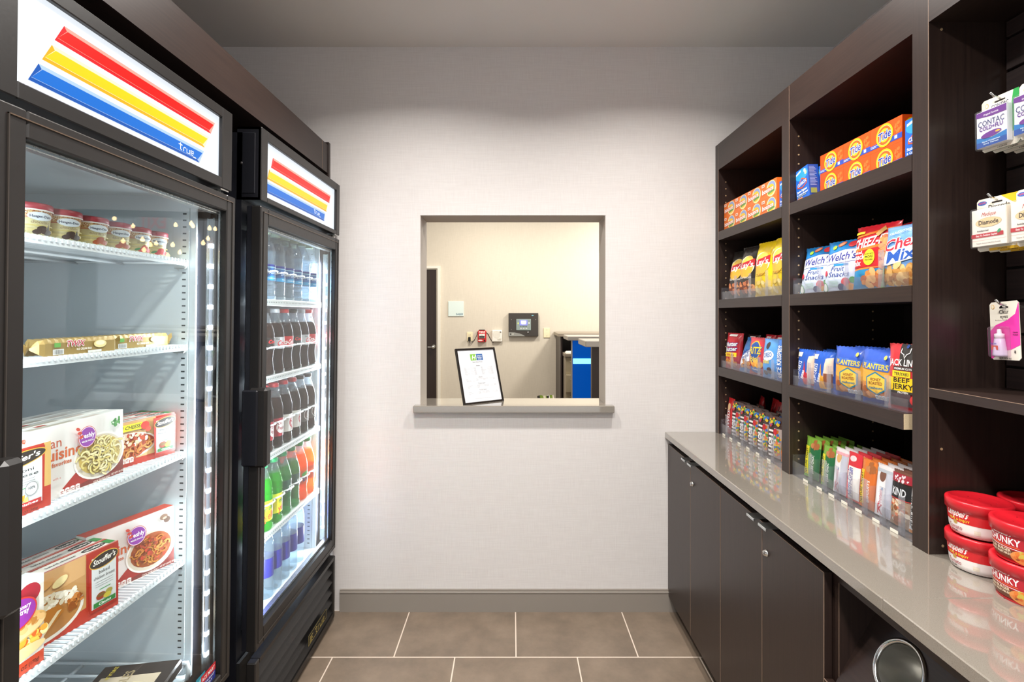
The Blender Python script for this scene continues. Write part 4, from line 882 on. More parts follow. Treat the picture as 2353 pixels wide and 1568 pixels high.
part('upright', SX, 1.5, 1.166, 1.213, CT, TZ, pins=[(.992, 1.09, 1.11), (.995, .866, .88), (.992, 2.06, 2.07)], edge=1)
part('upright', SX, 1.5, .55, .595, CT, TZ)
for y0, y1 in ((1.800, 2.354), (1.213, 1.752), (.595, 1.166)):
    part('top_rail', SX, SX+.02, y0, y1, 2.076, TZ, WOODH); part('top_board', SX+.02, 1.5, y0, y1, 2.076, 2.095, WOODH)
part('back_panel', XB, XB+.01, .595, 2.354, CT, TZ)
for y0, y1, e in ((1.802, 2.352, 0), (1.215, 1.750, 0)):
    for z0, z1 in ((1.747, 1.787), (1.432, 1.471), (1.118, 1.158)):
        if y0 < 1.5 and z0 < 1.2:
            mb = MB(); mb.box(-.004, XB-SX, 1.236, 1.757, z0-CT, z1-CT, WOODH); mb.box(-.003, XB-SX, 1.2345, 1.236, z0-CT+.001, z1-CT-.001, m_speck('chipboard_core', '#d8c4a0', '#b09468', '#f0e2c4', .8)); mb.build('shelf', S)
        else: part('shelf', SX, XB, y0, y1, z0, z1, WOODH)
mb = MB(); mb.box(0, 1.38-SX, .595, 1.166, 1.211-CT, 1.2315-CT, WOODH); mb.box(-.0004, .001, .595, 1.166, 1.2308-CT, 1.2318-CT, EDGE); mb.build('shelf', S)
# slatwall
mb = MB(); zs_ = [1.2315]+[1.281+.0753*k for k in range(11)]+[2.076]
for i in range(len(zs_)-1):
    a = zs_[i]+(.003 if i else 0); b = zs_[i+1]-.003; mb.box(1.135-SX, 1.147-SX, .595, 1.160, a-CT, b-CT, SLAT, .0012)
mb.box(1.147-SX, 1.155-SX, .595, 1.164, 1.2315-CT, 2.076-CT, RUB); mb.build('slat_panel', S)
# silver strip in one slat groove
tag(MB().box(1.127, 1.134, .60, 1.04, 1.427, 1.4295, CHROME).build('slat_insert'), 'thin bright metal strip in the slat groove beside the pink card', 'metal strip')
# pegs under shelves
# ------------------------------------------------------------------ goods on the right
def rp(o, x, y, z, yaw=0, lean=0, roll=0):
    o.location = (x, y, z); o.rotation_euler = (Matrix.Rotation(R(-90+yaw), 3, 'Z') @ Matrix.Rotation(R(-lean), 3, 'X') @ Matrix.Rotation(R(roll), 3, 'Y')).to_euler(); return o
def a_bounce(D, w, h):
    x = w/2; D.rect(-x, 0, x, h, '#e8742c'); D.ell(x*.30, h*.5, x*.62, h*.48, '#fbe8a0'); D.ell(x*.34, h*.56, x*.5, h*.38, '#8f9fd0'); D.ell(x*.25, h*.45, x*.46, h*.32, '#f4c430'); D.poly([(-x*.1, h*.18), (x*.75, h*.30), (x*.6, h*.42), (-x*.1, h*.30)], '#5c9a4c')
    D.poly([(-x*.97, h*.28), (x*.2, h*.34), (x*.2, h*.62), (-x*.97, h*.6)], '#e8742c'); D.text('bounce', -x*.14, h*.36, h*.30, '#ffffff', shear=.12, rot=.06, wid=w*.74, outline='#c8402c', ow=.06); D.rect(-x*.92, h*.76, -x*.52, h*.94, '#f6e0d0'); D.rect(-x*.86, h*.82, -x*.60, h*.87, '#b84030')
def a_tide(D, w, h):
    x = w/2; D.rect(-x, 0, x, h, '#f0500c'); D.blobs(x*.72, h*.62, x*.2, h*.2, 16, ['#f4702c'], .004, 2); D.poly([(-x, h*.14), (x, h*.14), (x, h*.36), (-x, h*.30)], '#2f4cae'); D.rect(x*.55, h*.19, x*.72, h*.32, '#c8d0ec'); D.rect(-x*.97, h*.24, -x*.5, h*.26, '#d8dcf0'); D.rect(-x*.97, h*.19, -x*.6, h*.21, '#d8dcf0')
    for r_, c in ((.455, '#f6dc10'), (.385, '#f8c8a0'), (.37, '#f0601c'), (.27, '#f8d828'), (.16, '#f0601c')): D.ell(-x*.06, h*.52, h*r_, h*r_, c, 28)
    D.text('Tide', -x*.05, h*.36, h*.34, '#20379a', shear=.18, rot=.12, wid=h*.70, outline='#ffffff', ow=.05)
def a_tside(D, d, h): D.rect(0, 0, d, h, '#f0500c'); D.ell(d*.5, h*.6, d*.38, d*.38, '#f6dc10'); D.ell(d*.5, h*.6, d*.30, d*.30, '#f0601c'); D.text('Tide', d*.5, h*.45, h*.2, '#20379a', rot=.6, wid=d*.5)
def a_clorox(D, w, h):
    x = w/2; D.rect(-x, 0, x, h, '#1c62c4'); D.ell(0, h*.8, x*.95, h*.18, '#2f9ad8'); D.poly([(-x*.85, h*.84), (-x*.1, h*.90), (-x*.1, h*.96), (-x*.85, h*.90)], '#d8e0ea'); D.ell(x*.5, h*.88, .006, .006, '#f2f0e0'); D.ell(x*.62, h*.80, .006, .006, '#f4eca0')
    D.poly([(-x*.75, h*.5), (0, h*.70), (x*.75, h*.58), (x*.75, h*.46), (0, h*.36), (-x*.75, h*.42)], '#e0582c'); D.poly([(-x*.62, h*.5), (0, h*.66), (x*.64, h*.56), (x*.64, h*.48), (0, h*.40), (-x*.62, h*.44)], '#2858b8')
    D.text('CLOROX', 0, h*.48, h*.10, '#ffffff', rot=.12, wid=w*.68); D.text('Stain Fighter', -x*.05, h*.26, h*.07, '#ffffff', wid=w*.78); D.text('& Color Booster', 0, h*.17, h*.055, '#ffffff', wid=w*.84); D.rect(-x*.8, h*.125, x*.5, h*.14, '#c8c850'); D.rect(-x*.85, h*.02, -x*.05, h*.09, '#e8844c')
def a_clside(D, d, h):
    D.rect(0, 0, d, h, '#1c50ac')
    for k in range(14): D.rect(d*.1, h*(.92-.045*k), d*(.6+.3*((k*7) % 3)/3), h*(.935-.045*k), '#a8bce4')
    D.rect(d*.1, h*.08, d*.7, h*.24, '#8c9a50')
zA, zB, zC = 1.7872, 1.4712, 1.1582
o0 = None; w_, h_ = .1165, .0635
for r in (0, 1):
    for k in range(4):
        if o0 is None: o0 = carton(w_, h_, .09, '#e8742c', '#e86c20', '#e86c20', a_bounce, name='dryer_sheet_box'); o = o0
        else: o = dup(o0)
        rp(o, .988, 2.350-w_/2-k*(w_+.0003), zA+r*(h_+.0003)); tag(o, 'small orange dryer sheet box, %s row, %s from the left' % (('bottom', 'top')[r], ORD[k]), 'dryer sheet box', 'dryer sheet boxes on the top shelf')
o0 = None; w_, h_ = .1165, .0685
for r in (0, 1):
    for k in range(3):
        if o0 is None: o0 = carton(w_, h_, .055, '#f0500c', '#f0500c', '#f04c10', a_tide, sideart=a_tside, name='detergent_box'); o = o0
        else: o = dup(o0)
        rp(o, 1.02, 1.670-w_/2-k*(w_+.0006), zA+r*(h_+.0003)); tag(o, 'orange laundry detergent box with round yellow logo, %s row, %s from the left' % (('lower', 'upper')[r], ORD[k]), 'detergent box', 'detergent boxes on the top shelf')
c0 = carton(.075, .108, .034, '#1c62c4', '#1c50ac', '#1c50ac', a_clorox, sideart=a_clside, name='stain_remover_box')
rp(c0, .986, 1.708, zA, 0, 0, -7); c0.location.z += .0045; tag(c0, 'blue stain remover box tilted at the left end of the upper right shelf', 'stain remover box', 'blue stain remover boxes')
o = rp(dup(c0), 1.024, 1.710, zA, 0, 0, 0); tag(o, 'blue stain remover box standing right behind the tilted one', 'stain remover box', 'blue stain remover boxes')
o = rp(dup(c0), 1.005, 1.2525, zA); tag(o, 'blue stain remover box in front of the orange boxes at the right post', 'stain remover box', 'blue stain remover boxes')
o = rp(dup(c0), .995, 1.840, zA); tag(o, 'blue stain remover box right of the dryer sheet boxes', 'stain remover box', 'blue stain remover boxes')
# ---- soft bags
def bag(w, h, th, base, art, name='snack_bag', seed=1, crimp=.010, back=None, pinch=.05, gloss=.3):
    """origin bottom centre; front bulges to -y"""
    mb = MB(); nu, nv = 26, 32
    def b(u, v):
        a, c = min(1, abs(2*u/w)), max(0, min(1, v/h)); q = min(c, 1-c)*2
        base_ = (1-a**4)**.9*(1-(1-q)**3.2) if a < 1 else 0
        wr = .06*math.sin(u/w*9+seed)*math.sin(v/h*7+seed*2)+.045*math.sin(u/w*31+seed+v/h*9)*(1-q)**1.5+.05*abs(math.sin(u/w*14+v/h*17+seed))*(1-q)
        return th/2*max(0, base_*(1+wr)+wr*.15*(1-q))
    def ux(u, v):
        c = max(0, min(1, v/h)); return u*(1-pinch*math.sin(c*math.pi)**.5)
    M1 = col(base, gloss, 0, .3)
    for s, mt in ((-1, M1), (1, col(back, gloss) if back else M1)):
        vs = []; fs = []
        for j in range(nv+1):
            for i in range(nu+1):
                u, v = (i/nu-.5)*w, j/nv*h; vs.append((ux(u, v), s*b(u, v)+s*.0004, v+(.0012*math.sin(i*2.1+seed) if j == nv else 0)))
        for j in range(nv):
            for i in range(nu): k = j*(nu+1)+i; fs.append((k, k+1, k+nu+2, k+nu+1))
        mb.add(vs, fs, mt, True)
    D = Decal(mb, lambda u, v, l: (ux(u, v), -b(u, v)-.0009-l, v), .0038, .00015); art(D, w, h)
    D.L = None
    for v in (0, h-crimp):
        for k in range(4): mb.box(-w/2, w/2, -.0016, -.0006, v+.001+k*crimp/4, v+.0018+k*crimp/4, M1)
    return mb.build(name)
def a_lays(base, sub, chips):
    def f(D, w, h):
        x = w/2; D.blobs(0, h*.18, x*.7, h*.12, 26, chips, .012, 3)
        D.ell(0, h*.60, x*.66, h*.20, '#f6e8c0', 24, .5); D.ell(-.003, h*.55, x*.6, h*.18, '#eeb43c', 24, .5); D.ell(.0, h*.66, x*.55, h*.12, '#f4cc58', 24, .5)
        D.poly([(-x*.72, h*.53), (-x*.2, h*.58), (x*.66, h*.60), (x*.66, h*.73), (-x*.1, h*.68), (-x*.66, h*.65)], '#c4202c'); D.text("Lay's", 0, h*.565, h*.11, '#ffffff', shear=.2, rot=.08, wid=w*.56); D.text(sub, 0, h*.36, h*.05, '#f4f0e8' if base == 'k' else '#8c6a10', bold=False, wid=w*.52)
    return f
def wb(D, w, h):
    x = w/2; D.rect(-x, 0, x, h*.60, '#cfdcee'); D.poly([(-x, h*.50), (x, h*.56), (x*.98, h*.80), (x*.2, h*.80), (-x*.9, h*.72)], '#2c3c8c'); D.poly([(-x, h*.51), (x, h*.57), (x*.96, h*.79), (x*.2, h*.79), (-x*.88, h*.71)], '#eef2f8'); D.text("Welch's", 0, h*.585, h*.15, '#33358c', shear=.2, rot=.07, wid=w*.80); D.rect(-x*.3, h*.48, x*.5, h*.52, '#2a8cc8')
    D.text('Fruit', -x*.1, h*.38, h*.10, '#2c3c8c', bold=False, shear=.3, wid=w*.36); D.text('Snacks', 0, h*.27, h*.10, '#2c3c8c', bold=False, shear=.3, wid=w*.58)
    D.ell(-x*.1, h*.92, .014, .008, '#e86c3c', 14, .3); D.ell(-x*.1, h*.92, .010, .005, '#f4b08c', 14, .3); D.ell(x*.5, h*.90, .014, .010, '#d8343c', 14); D.ell(-x*.45, h*.86, .008, .007, '#9cc43c')
    D.ell(x*.40, h*.16, .015, .013, '#d8343c'); D.ell(x*.15, h*.07, .013, .011, '#34406c'); D.ell(x*.62, h*.06, .015, .012, '#f0a030'); D.ell(x*.75, h*.20, .010, .009, '#4c9a3c'); D.ell(-x*.8, h*.08, .010, .015, '#3fa04c'); D.ell(-x*.8, h*.08, .008, .012, '#f0f4ec'); D.ell(-x*.75, h*.35, .009, .009, '#d83c4c')
    for k in range(5): D.rect(-x*.5, h*(.18-.022*k), x*.02, h*(.188-.022*k), '#9cc8a8')
def a_cheez(D, w, h):
    x = w/2; D.rect(-x, 0, x, h*.30, '#2c8cc0'); D.poly([(-x, h*.28), (x, h*.33), (x, h*.36), (-x, h*.30)], '#f0843c'); D.rect(-x, h*.33, x, h*.62, '#c41c24'); D.poly([(-x, h*.58), (-x, h*.62), (x, h*.68), (x, h*.64)], '#f0782c'); D.poly([(-x, h*.80), (-x, h*.84), (x, h*.92), (x, h*.88)], '#f0782c')
    D.text('CHEEZ-IT', -x*.12, h*.65, h*.15, '#ffffff', shear=.2, rot=.09, wid=w*.82); D.text('baked', -x*.62, h*.545, h*.05, '#ffffff', wid=w*.24); D.text('snack', -x*.55, h*.46, h*.09, '#ffffff', wid=w*.34); D.text('mix', -x*.62, h*.36, h*.09, '#ffffff', wid=w*.24)
    D.ell(-x*.0, h*.48, .018, .023, '#f2e22c'); D.text('MORE', 0, h*.47, .007, '#2c2a10', wid=.026); D.text('NOW WITH', 0, h*.52, .004, '#2c2a10'); D.text('CRACKERS', 0, h*.43, .004, '#2c2a10')
    D.blobs(x*.25, h*.14, x*.6, h*.12, 40, ['#e8944c', '#d8742c', '#e8b070', '#c8642c'], .011, 5); D.blobs(x*.72, h*.52, x*.22, h*.28, 34, ['#e8843c', '#f0a060', '#d8682c', '#c89060'], .010, 6); D.poly([(x*.2, h*.83), (x*.45, h*.95), (x*.62, h*.88), (x*.35, h*.78)], '#c89858'); D.rect(-x*.9, h*.86, -x*.4, h*.90, '#f0d430')
def a_chex(D, w, h):
    x = w/2; D.rect(-x, 0, x, h*.95, '#6a9ad4'); D.rect(-x, h*.95, x, h, '#86b0e0'); D.blobs(0, h*.17, x*.9, h*.17, 90, ['#d8a860', '#c89048', '#e8c080', '#b87838'], .011, 7); D.poly([(-x, h*.36), (-x*.6, h*.62), (x, h*.80), (x, h*.44), (-x*.5, h*.34)], '#f4f6fa'); D.text('Chex', 0, h*.60, h*.19, '#c8283c', shear=.25, rot=.14, wid=w*.80, outline='#ffffff', ow=.05); D.text('Mix', 0, h*.40, h*.19, '#2456b0', shear=.25, rot=.12, wid=w*.64, outline='#ffffff', ow=.05); D.text('TRADITIONAL', 0, h*.86, h*.05, '#dde8f4', rot=.14, wid=w*.7, bold=False); D.poly([(-x, 0), (-x*.8, 0), (-x*.7, h*.3), (-x, h*.36)], '#5c9a3c')
def a_100(D, w, h):
    x = w/2; D.rect(-x, h*.3, x, h*.72, '#dce024'); D.rect(-x, h*.60, x*.1, h*.84, '#20281e'); D.text('100', -x*.35, h*.63, h*.14, '#f4f4ec', wid=w*.5); D.text('RIGHT AWAY', -x*.2, h*.52, h*.05, '#2c3420', wid=w*.6); D.rect(-x, h*.86, -x*.3, h*.89, '#2c8c8c'); D.rect(-x*.3, h*.86, x*.3, h*.89, '#8cb83c'); D.rect(x*.3, h*.86, x, h*.89, '#d8742c'); D.ell(x*.5, h*.82, .022, .012, '#d8dc30'); D.ell(x*.5, h*.82, .018, .009, '#2c3420')
BAGS = {}
def mk(k, *a, **q):
    if k in BAGS: return dup(BAGS[k])
    BAGS[k] = bag(*a, **q); return BAGS[k]
blk = lambda: mk('bbq', .140, .222, .062, '#2b2724', a_lays('k', 'Barbecue', ['#c8764c', '#e0945c', '#7c4434', '#e8a060']), seed=2)
yel = lambda: mk('cls', .134, .222, .062, '#f0cc14', a_lays('y', 'CLASSIC', ['#e8cc70', '#f0dc98', '#d8b850']), seed=4)
G = 'chip bags on the second shelf'
tag(rp(blk(), 1.018, 2.270, zB, 14, 9), 'black barbecue chip bag, leftmost on the second shelf', 'chip bag', G)
tag(rp(blk(), 1.010, 2.140, zB, 12, 6), 'black barbecue chip bag beside the yellow bag', 'chip bag', G)
tag(rp(yel(), 1.010, 2.005, zB, 10, 5), 'yellow classic chip bag between the black bag and the last yellow bag', 'chip bag', G)
tag(rp(yel(), 1.010, 1.876, zB, 4, 4), 'yellow classic chip bag half hidden by the wooden post', 'chip bag', G)
tag(rp(blk(), 1.09, 2.15, zB, -4, 4), 'black barbecue chip bag in the second row behind', 'chip bag', G)
tag(rp(yel(), 1.09, 1.90, zB, 4, 2), 'yellow classic chip bag in the second row behind', 'chip bag', G)
we = lambda: mk('we', .130, .160, .04, '#1f7cc0', wb, seed=1)
ch = lambda: mk('ch', .136, .184, .05, '#cf2430', a_cheez, seed=3)
G = 'snack bags on the second shelf, right bay'
tag(rp(we(), 1.010, 1.676, zB, 16, 11), 'white and blue fruit snack bag at the left end, leaning back', 'snack bag', G)
tag(rp(we(), 1.008, 1.545, zB, 14, 9), 'white and blue fruit snack bag next to the red cracker bag', 'snack bag', G)
tag(rp(ch(), 1.013, 1.412, zB, 12, 6), 'red and blue cheese cracker mix bag in front', 'snack bag', G)
tag(rp(ch(), 1.085, 1.375, zB, -8, 3), 'red cheese cracker mix bag behind the front one', 'snack bag', G)
tag(rp(mk('cx', .135, .162, .045, '#6a9ad4', a_chex, seed=5), 1.000, 1.284, zB, 8, 7), 'light blue cereal snack mix bag beside the post', 'snack bag', G)
tag(rp(mk('hd', .15, .212, .05, '#26352a', a_100, seed=6), 1.075, 1.275, zB, 4, 2), 'dark green and lime bag marked 100 behind the light blue bag', 'snack bag', G)
# ---- shelf C small bags
def a_nutter(D, w, h): x = w/2; D.text('Nutter', 0, h*.62, h*.12, '#f4f0e4', rot=.1, wid=w*.72, outline='#2c3c8c', ow=.12); D.text('Butter', 0, h*.48, h*.12, '#f4f0e4', rot=.1, wid=w*.72, outline='#2c3c8c', ow=.12); D.rect(-x*.75, h*.32, x*.7, h*.44, '#f4d020'); D.text('bites', 0, h*.345, h*.08, '#a02020', wid=w*.5); D.blobs(0, h*.18, x*.7, h*.10, 22, ['#d89450', '#c87c38'], .010, 2); D.rect(-x*.5, h*.90, x*.5, h*.96, '#f0e8e4')
def a_ritz(D, w, h): x = w/2; D.ell(0, h*.66, x*.62, h*.25, '#e8b430', 24); D.ell(0, h*.66, x*.54, h*.22, '#24529c', 24); D.text('RITZ', 0, h*.56, h*.19, '#f6d028', shear=.1, wid=w*.62, outline='#24529c', ow=.08); D.text('bits', 0, h*.34, h*.15, '#f6d028', wid=w*.46, outline='#24529c', ow=.1); D.ell(0, h*.14, x*.55, h*.10, '#2c6cb8'); D.text('Cheese', 0, h*.115, h*.05, '#ffffff', wid=w*.34); D.blobs(0, h*.28, x*.8, h*.07, 18, ['#e89c3c', '#f0b450'], .010, 3)
def a_oreo(D, w, h): x = w/2; D.ell(-x*.1, h*.56, x*.6, h*.13, '#f0f4fa', 22, .2); D.text('OREO', -x*.1, h*.52, h*.12, '#2468b4', wid=w*.46, rot=.15); D.text('mini', -x*.3, h*.36, h*.11, '#f4dc50', wid=w*.36); D.ell(-x*.2, h*.82, .010, .014, '#3a3434'); D.ell(x*.05, h*.18, .014, .013, '#4a4242'); D.ell(-x*.4, h*.12, .010, .009, '#3a3434')
def a_chipsa(D, w, h): x = w/2; D.poly([(-x, h*.10), (x, h*.34), (x, h*.78), (-x*.4, h*.46)], '#e8eef6'); D.text('chips', 0, h*.50, h*.14, '#1d3c8c', rot=.4, wid=w*.6); D.text('mini', 0, h*.36, h*.12, '#1d3c8c', rot=.4, wid=w*.5); D.blobs(0, h*.18, x*.7, h*.1, 22, ['#c89058', '#a87040'], .010, 4)
def a_rice(D, w, h): x = w/2; D.text('RICE KRISPIES', x*.18, h*.06, w*.36, '#f4f6fa', rot=R(90), anchor='l', wid=h*.80)
def a_plain(D, w, h): x = w/2; D.rect(-x*.45, h*.88, x*.45, h*.95, '#e8dcd8'); D.ell(0, h*.5, x*.6, h*.2, '#e8b430')
G = 'cookie and cracker bags on the third shelf'
tag(rp(bag(.098, .160, .045, '#b4202c', a_nutter, seed=2), 1.005, 2.290, zC, 18, 5), 'red peanut cookie bag at the left end of the third shelf', 'snack bag', G)
tag(rp(bag(.098, .155, .04, '#33191a', a_plain, seed=5), 1.055, 2.225, zC, 4, 6), 'dark maroon snack bag behind the red peanut cookie bag', 'snack bag', G)
tag(rp(bag(.10, .150, .04, '#2c74b8', a_chipsa, seed=6), 1.005, 2.165, zC, 8, 16), 'blue mini cookie bag leaning back beside the cracker bag', 'snack bag', G)
tag(rp(bag(.102, .150, .045, '#c83844', a_ritz, seed=7), 1.000, 2.048, zC, 14, 3), 'red cracker bag with round blue and yellow emblem', 'snack bag', G)
tag(rp(bag(.10, .150, .045, '#5a9cdc', a_oreo, seed=8), 1.0, 1.938, zC, 14, 4), 'light blue mini sandwich cookie bag', 'snack bag', G)
tag(rp(bag(.075, .150, .035, '#2c6cc0', a_rice, seed=9), .994, 1.845, zC, 6, 2), 'blue crisped rice treat bag with upright white lettering', 'snack bag', G)
o0 = bag(.10, .160, .04, '#b4202c', a_plain, seed=11); K = [(1.065, 2.10), (1.065, 2.01), (1.06, 1.915), (1.11, 2.06), (1.11, 1.96)]
for i, (x_, y_) in enumerate(K): tag(rp(o0 if i == 0 else dup(o0), x_, y_, zC, i*3-5, 5), 'red snack bag in the rear rows, third shelf, '+['behind the blue mini cookie bag', 'behind the cracker bag', 'behind the light blue bag', 'rearmost at left', 'rearmost at right'][i], 'snack bag', G)
def a_pop(c1, c2):
    def f(D, w, h): x = w/2; D.poly([(x*.35, h*.82), (x*.9, h*.86), (x*.92, h*.40), (x*.2, h*.30), (x*.3, h*.55)], '#e8cdb8'); D.poly([(-x*.25, h*.05), (x*.7, h*.05), (x*.8, h*.25), (x*.1, h*.4), (0, h*.7), (-x*.1, h*.4)], c1); D.text("POP-TARTS", -x*.55, h*.18, w*.20, '#f4f6fa', rot=R(78), anchor='l', wid=h*.5); D.text('Bites', -x*.12, h*.2, w*.13, '#ffffff', rot=R(78), anchor='l', wid=h*.24); D.rect(-x*.9, h*.8, -x*.35, h*.92, '#ecdccc'); D.rect(x*.3, h*.10, x*.9, h*.45, c2)
    return f
G = 'snack packs on the third shelf, right bay'
tag(rp(bag(.085, .125, .036, '#2458b8', a_pop('#c83040', '#e8c0a8'), seed=3), 1.0, 1.704, zC, 14, 2), 'blue toaster pastry bag with red swoosh at the left end', 'snack bag', G)
pb = bag(.085, .125, .036, '#2458b8', a_pop('#e0a030', '#8c5030'), seed=4)
tag(rp(pb, .998, 1.611, zC, 14, 2), 'blue toaster pastry bag with orange swoosh beside the nut bags', 'snack bag', G)
for i, (x_, y_) in enumerate([(1.04, 1.665), (1.04, 1.56), (1.08, 1.70), (1.08, 1.61)]): tag(rp(dup(pb), x_, y_, zC, i*4-8, 3), 'blue toaster pastry bag in the rear rows, '+['between the two front ones', 'behind the nut bag', 'deepest at left', 'deepest at right'][i], 'snack bag', G)
def a_plant(D, w, h):
    x = w/2; D.rect(-x, 0, x, h*.08, '#2c50b0'); D.rect(-x, h*.10, x, h*.72, '#c8843c'); D.poly([(-x, h*.42), (-x, h*.72), (x, h*.66), (x, h*.34)], '#e8a840'); D.blobs(0, h*.22, x*.85, h*.11, 40, ['#c87c48', '#b46834', '#d8965c', '#a05828'], .010, 3)
    D.poly([(-x*.95, h*.66), (x*.7, h*.60), (x*.8, h*.74), (-x*.8, h*.80)], '#3c66b8'); D.text('PLANTERS', x*.02, h*.645, h*.10, '#f0c830', rot=-.05, wid=w*.68)
    hx = [(x*.12+math.cos(a)*w*.30, h*.38+math.sin(a)*h*.22) for a in [R(30+60*i) for i in range(6)]]; D.poly(hx, '#2c7c9c'); hx = [(x*.12+math.cos(a)*w*.26, h*.38+math.sin(a)*h*.19) for a in [R(30+60*i) for i in range(6)]]; D.poly(hx, '#ecc04c')
    D.text('HONEY', x*.12, h*.43, h*.055, '#7c3c1c', wid=w*.28); D.text('ROASTED', x*.12, h*.36, h*.055, '#7c3c1c', wid=w*.36); D.text('cashews', x*.12, h*.28, h*.05, '#2c7c9c', wid=w*.38); facts(D, x*.0, h*.09, 4, '#dfe4ea', h*.065, '#5c6c8c')
    D.ell(x*.55, h*.86, .004, .006, '#d8c850')
for i, (y_, yw) in enumerate([(1.484, 17), (1.370, 13)]):
    if i == 0: pl = bag(.108, .148, .05, '#3458b8', a_plant, 'nut_bag', seed=2, pinch=.03); o = pl
    else: o = dup(pl)
    tag(rp(o, 1.002, y_, zC, yw, 1), ['blue-topped honey roasted cashew bag, left of the two', 'blue-topped honey roasted cashew bag next to the jerky'][i], 'nut bag', 'cashew bags')
    tag(rp(dup(pl), 1.055, y_-.004, zC, yw, 2), ['blue-topped cashew bag behind the left front one', 'blue-topped cashew bag behind the right front one'][i], 'nut bag', 'cashew bags')
def a_jerky(D, w, h):
    x = w/2; D.poly([(-x*.35, h), (x*.55, h), (x*.35, h*.66), (-x*.25, h*.66)], '#33302e'); D.text("JACK LINK'S", 0, h*.67, h*.10, '#f4f0ec', wid=w*.82); D.rect(-x*.55, h*.60, x*.45, h*.655, '#33302e'); D.text('PREMIUM CUTS', -x*.05, h*.61, h*.03, '#f0ece8', wid=w*.46)
    D.rect(-x*.6, h*.50, x*.35, h*.59, '#f0d020'); D.text('TERIYAKI', -x*.12, h*.52, h*.05, '#2c2820', wid=w*.38); D.rect(-x, h*.34, x, h*.49, '#f0c818'); D.rect(-x, h*.28, x, h*.34, '#f0c818'); D.text('BEEF', -x*.1, h*.42, h*.07, '#1e1a16', wid=w*.42); D.text('JERKY', -x*.02, h*.32, h*.08, '#1e1a16', wid=w*.5); D.rect(-x, h*.25, x, h*.29, '#33302e'); D.text('PROTEIN', 0, h*.255, h*.03, '#f4f0ec')
    D.rect(-x*.8, h*.06, x*.35, h*.25, '#54464a'); D.ell(x*.6, h*.16, x*.3, h*.09, '#e04040')
    D.stroke([(-x*.2, h*.93), (-x*.22, h*.87), (-x*.05, h*.84), (.0, h*.78), (x*.08, h*.84), (x*.24, h*.87), (x*.24, h*.94)], .0022, '#f4f0ec'); D.ell(.002, h*.965, .004, .005, '#2c4c9c')
tag(rp(bag(.112, .168, .03, '#c83038', a_jerky, 'jerky_bag', seed=3, pinch=.02), .998, 1.272, zC, 8, 2), 'red, black and yellow beef jerky bag beside the post', 'jerky bag')
# ---- counter candy and bars
def a_mm(D, w, h):
    x = w/2; D.rect(-x, 0, x*.15, h*.74, '#3a2420')
    for k in range(7): D.rect(-x*.72, h*(.03+.098*k), -x*.04, h*(.078+.098*k), '#f0ece8')
    D.ell(-x*.38, h*.36, .011, .011, '#f0ece8'); D.text('&', -x*.38, h*.33, .012, '#3a2420'); D.rect(x*.08, h*.02, x*.16, h*.72, '#f0ece8'); D.rect(x*.16, h*.02, x, h*.72, '#b8a8a4')
    D.blobs(x*.55, h*.36, x*.32, h*.30, 60, ['#e8c020', '#2c6cc8', '#3f9a3c', '#d83430', '#e8742c', '#d8c8c0'], .0052, 3, .9); D.blobs(0, h*.84, x*.75, h*.10, 34, ['#e8c020', '#2c6cc8', '#3f9a3c', '#d83430', '#e8742c'], .0052, 4, .9); D.ell(x*.32, h*.64, .009, .012, '#c82030')
def a_swiss(D, w, h): x = w/2; D.rect(-x*.85, h*.1, x*.5, h*.8, '#a81c20'); D.ell(-x*.1, h*.76, x*.5, h*.10, '#e8c494'); D.text('SWISS', x*.3, h*.14, w*.4, '#f4eeee', rot=R(90), anchor='l', wid=h*.52, shear=.2)
def a_redpk(D, w, h): x = w/2; D.blobs(0, h*.8, x*.7, h*.1, 10, ['#e84048', '#8c1018'], .006, 3); D.ell(0, h*.5, x*.5, h*.2, '#f0e0dc')
def a_yelpk(D, w, h): x = w/2; D.ell(-x*.1, h*.62, x*.5, h*.2, '#f8e45c'); D.ell(-x*.2, h*.78, x*.3, h*.08, '#3c6cc0'); D.blobs(x*.2, h*.4, x*.6, h*.2, 12, ['#d83c30', '#3c9a48', '#2c6cc8', '#f0f0e8'], .007, 5); D.rect(-x, 0, x, h*.28, '#e8802c'); D.rect(x*.2, 0, x, h*.5, '#d8442c')
G = 'candy packs in the counter tray'; m0 = bag(.076, .158, .014, '#4a3430', a_mm, 'candy_pack', seed=2, pinch=.02)
tag(rp(bag(.062, .165, .02, '#c01c20', a_swiss, 'candy_pack', seed=1, pinch=.02), 1.0, 2.318, CT+.006, 0, 4), 'red candy pack with upright white lettering at the left end of the tray', 'candy pack', G)
for i, y_ in enumerate([2.262, 2.182, 2.100, 2.020, 1.936]):
    o = m0 if i == 0 else dup(m0); tag(rp(o, 1.005, y_, CT+.006, 12, 4), 'brown and white candy pack with coloured sweets, front row, %s from the left' % ORD[i], 'candy pack', G)
    if i < 4: tag(rp(dup(m0), 1.030, y_-.004, CT+.006, 12, 4), 'brown candy pack with coloured sweets, second row, %s from the left' % ORD[i], 'candy pack', G); 
    if i % 2: tag(rp(dup(m0), 1.062, y_-.002, CT+.006, -4, 4), 'brown candy pack with coloured sweets, third row, %s from the left' % ORD[i//2], 'candy pack', G)
y0_ = bag(.072, .150, .026, '#f0b418', a_yelpk, 'candy_pack', seed=4); tag(rp(y0_, 1.008, 1.850, CT+.006, 2, 4), 'yellow and orange candy pack at the right end of the tray', 'candy pack', G)
tag(rp(dup(y0_), 1.045, 1.848, CT+.012, 2, 4), 'yellow candy pack just behind the right end one', 'candy pack', G)
r0_ = bag(.07, .186, .026, '#c0141c', a_redpk, 'candy_pack', seed=7, pinch=.03)
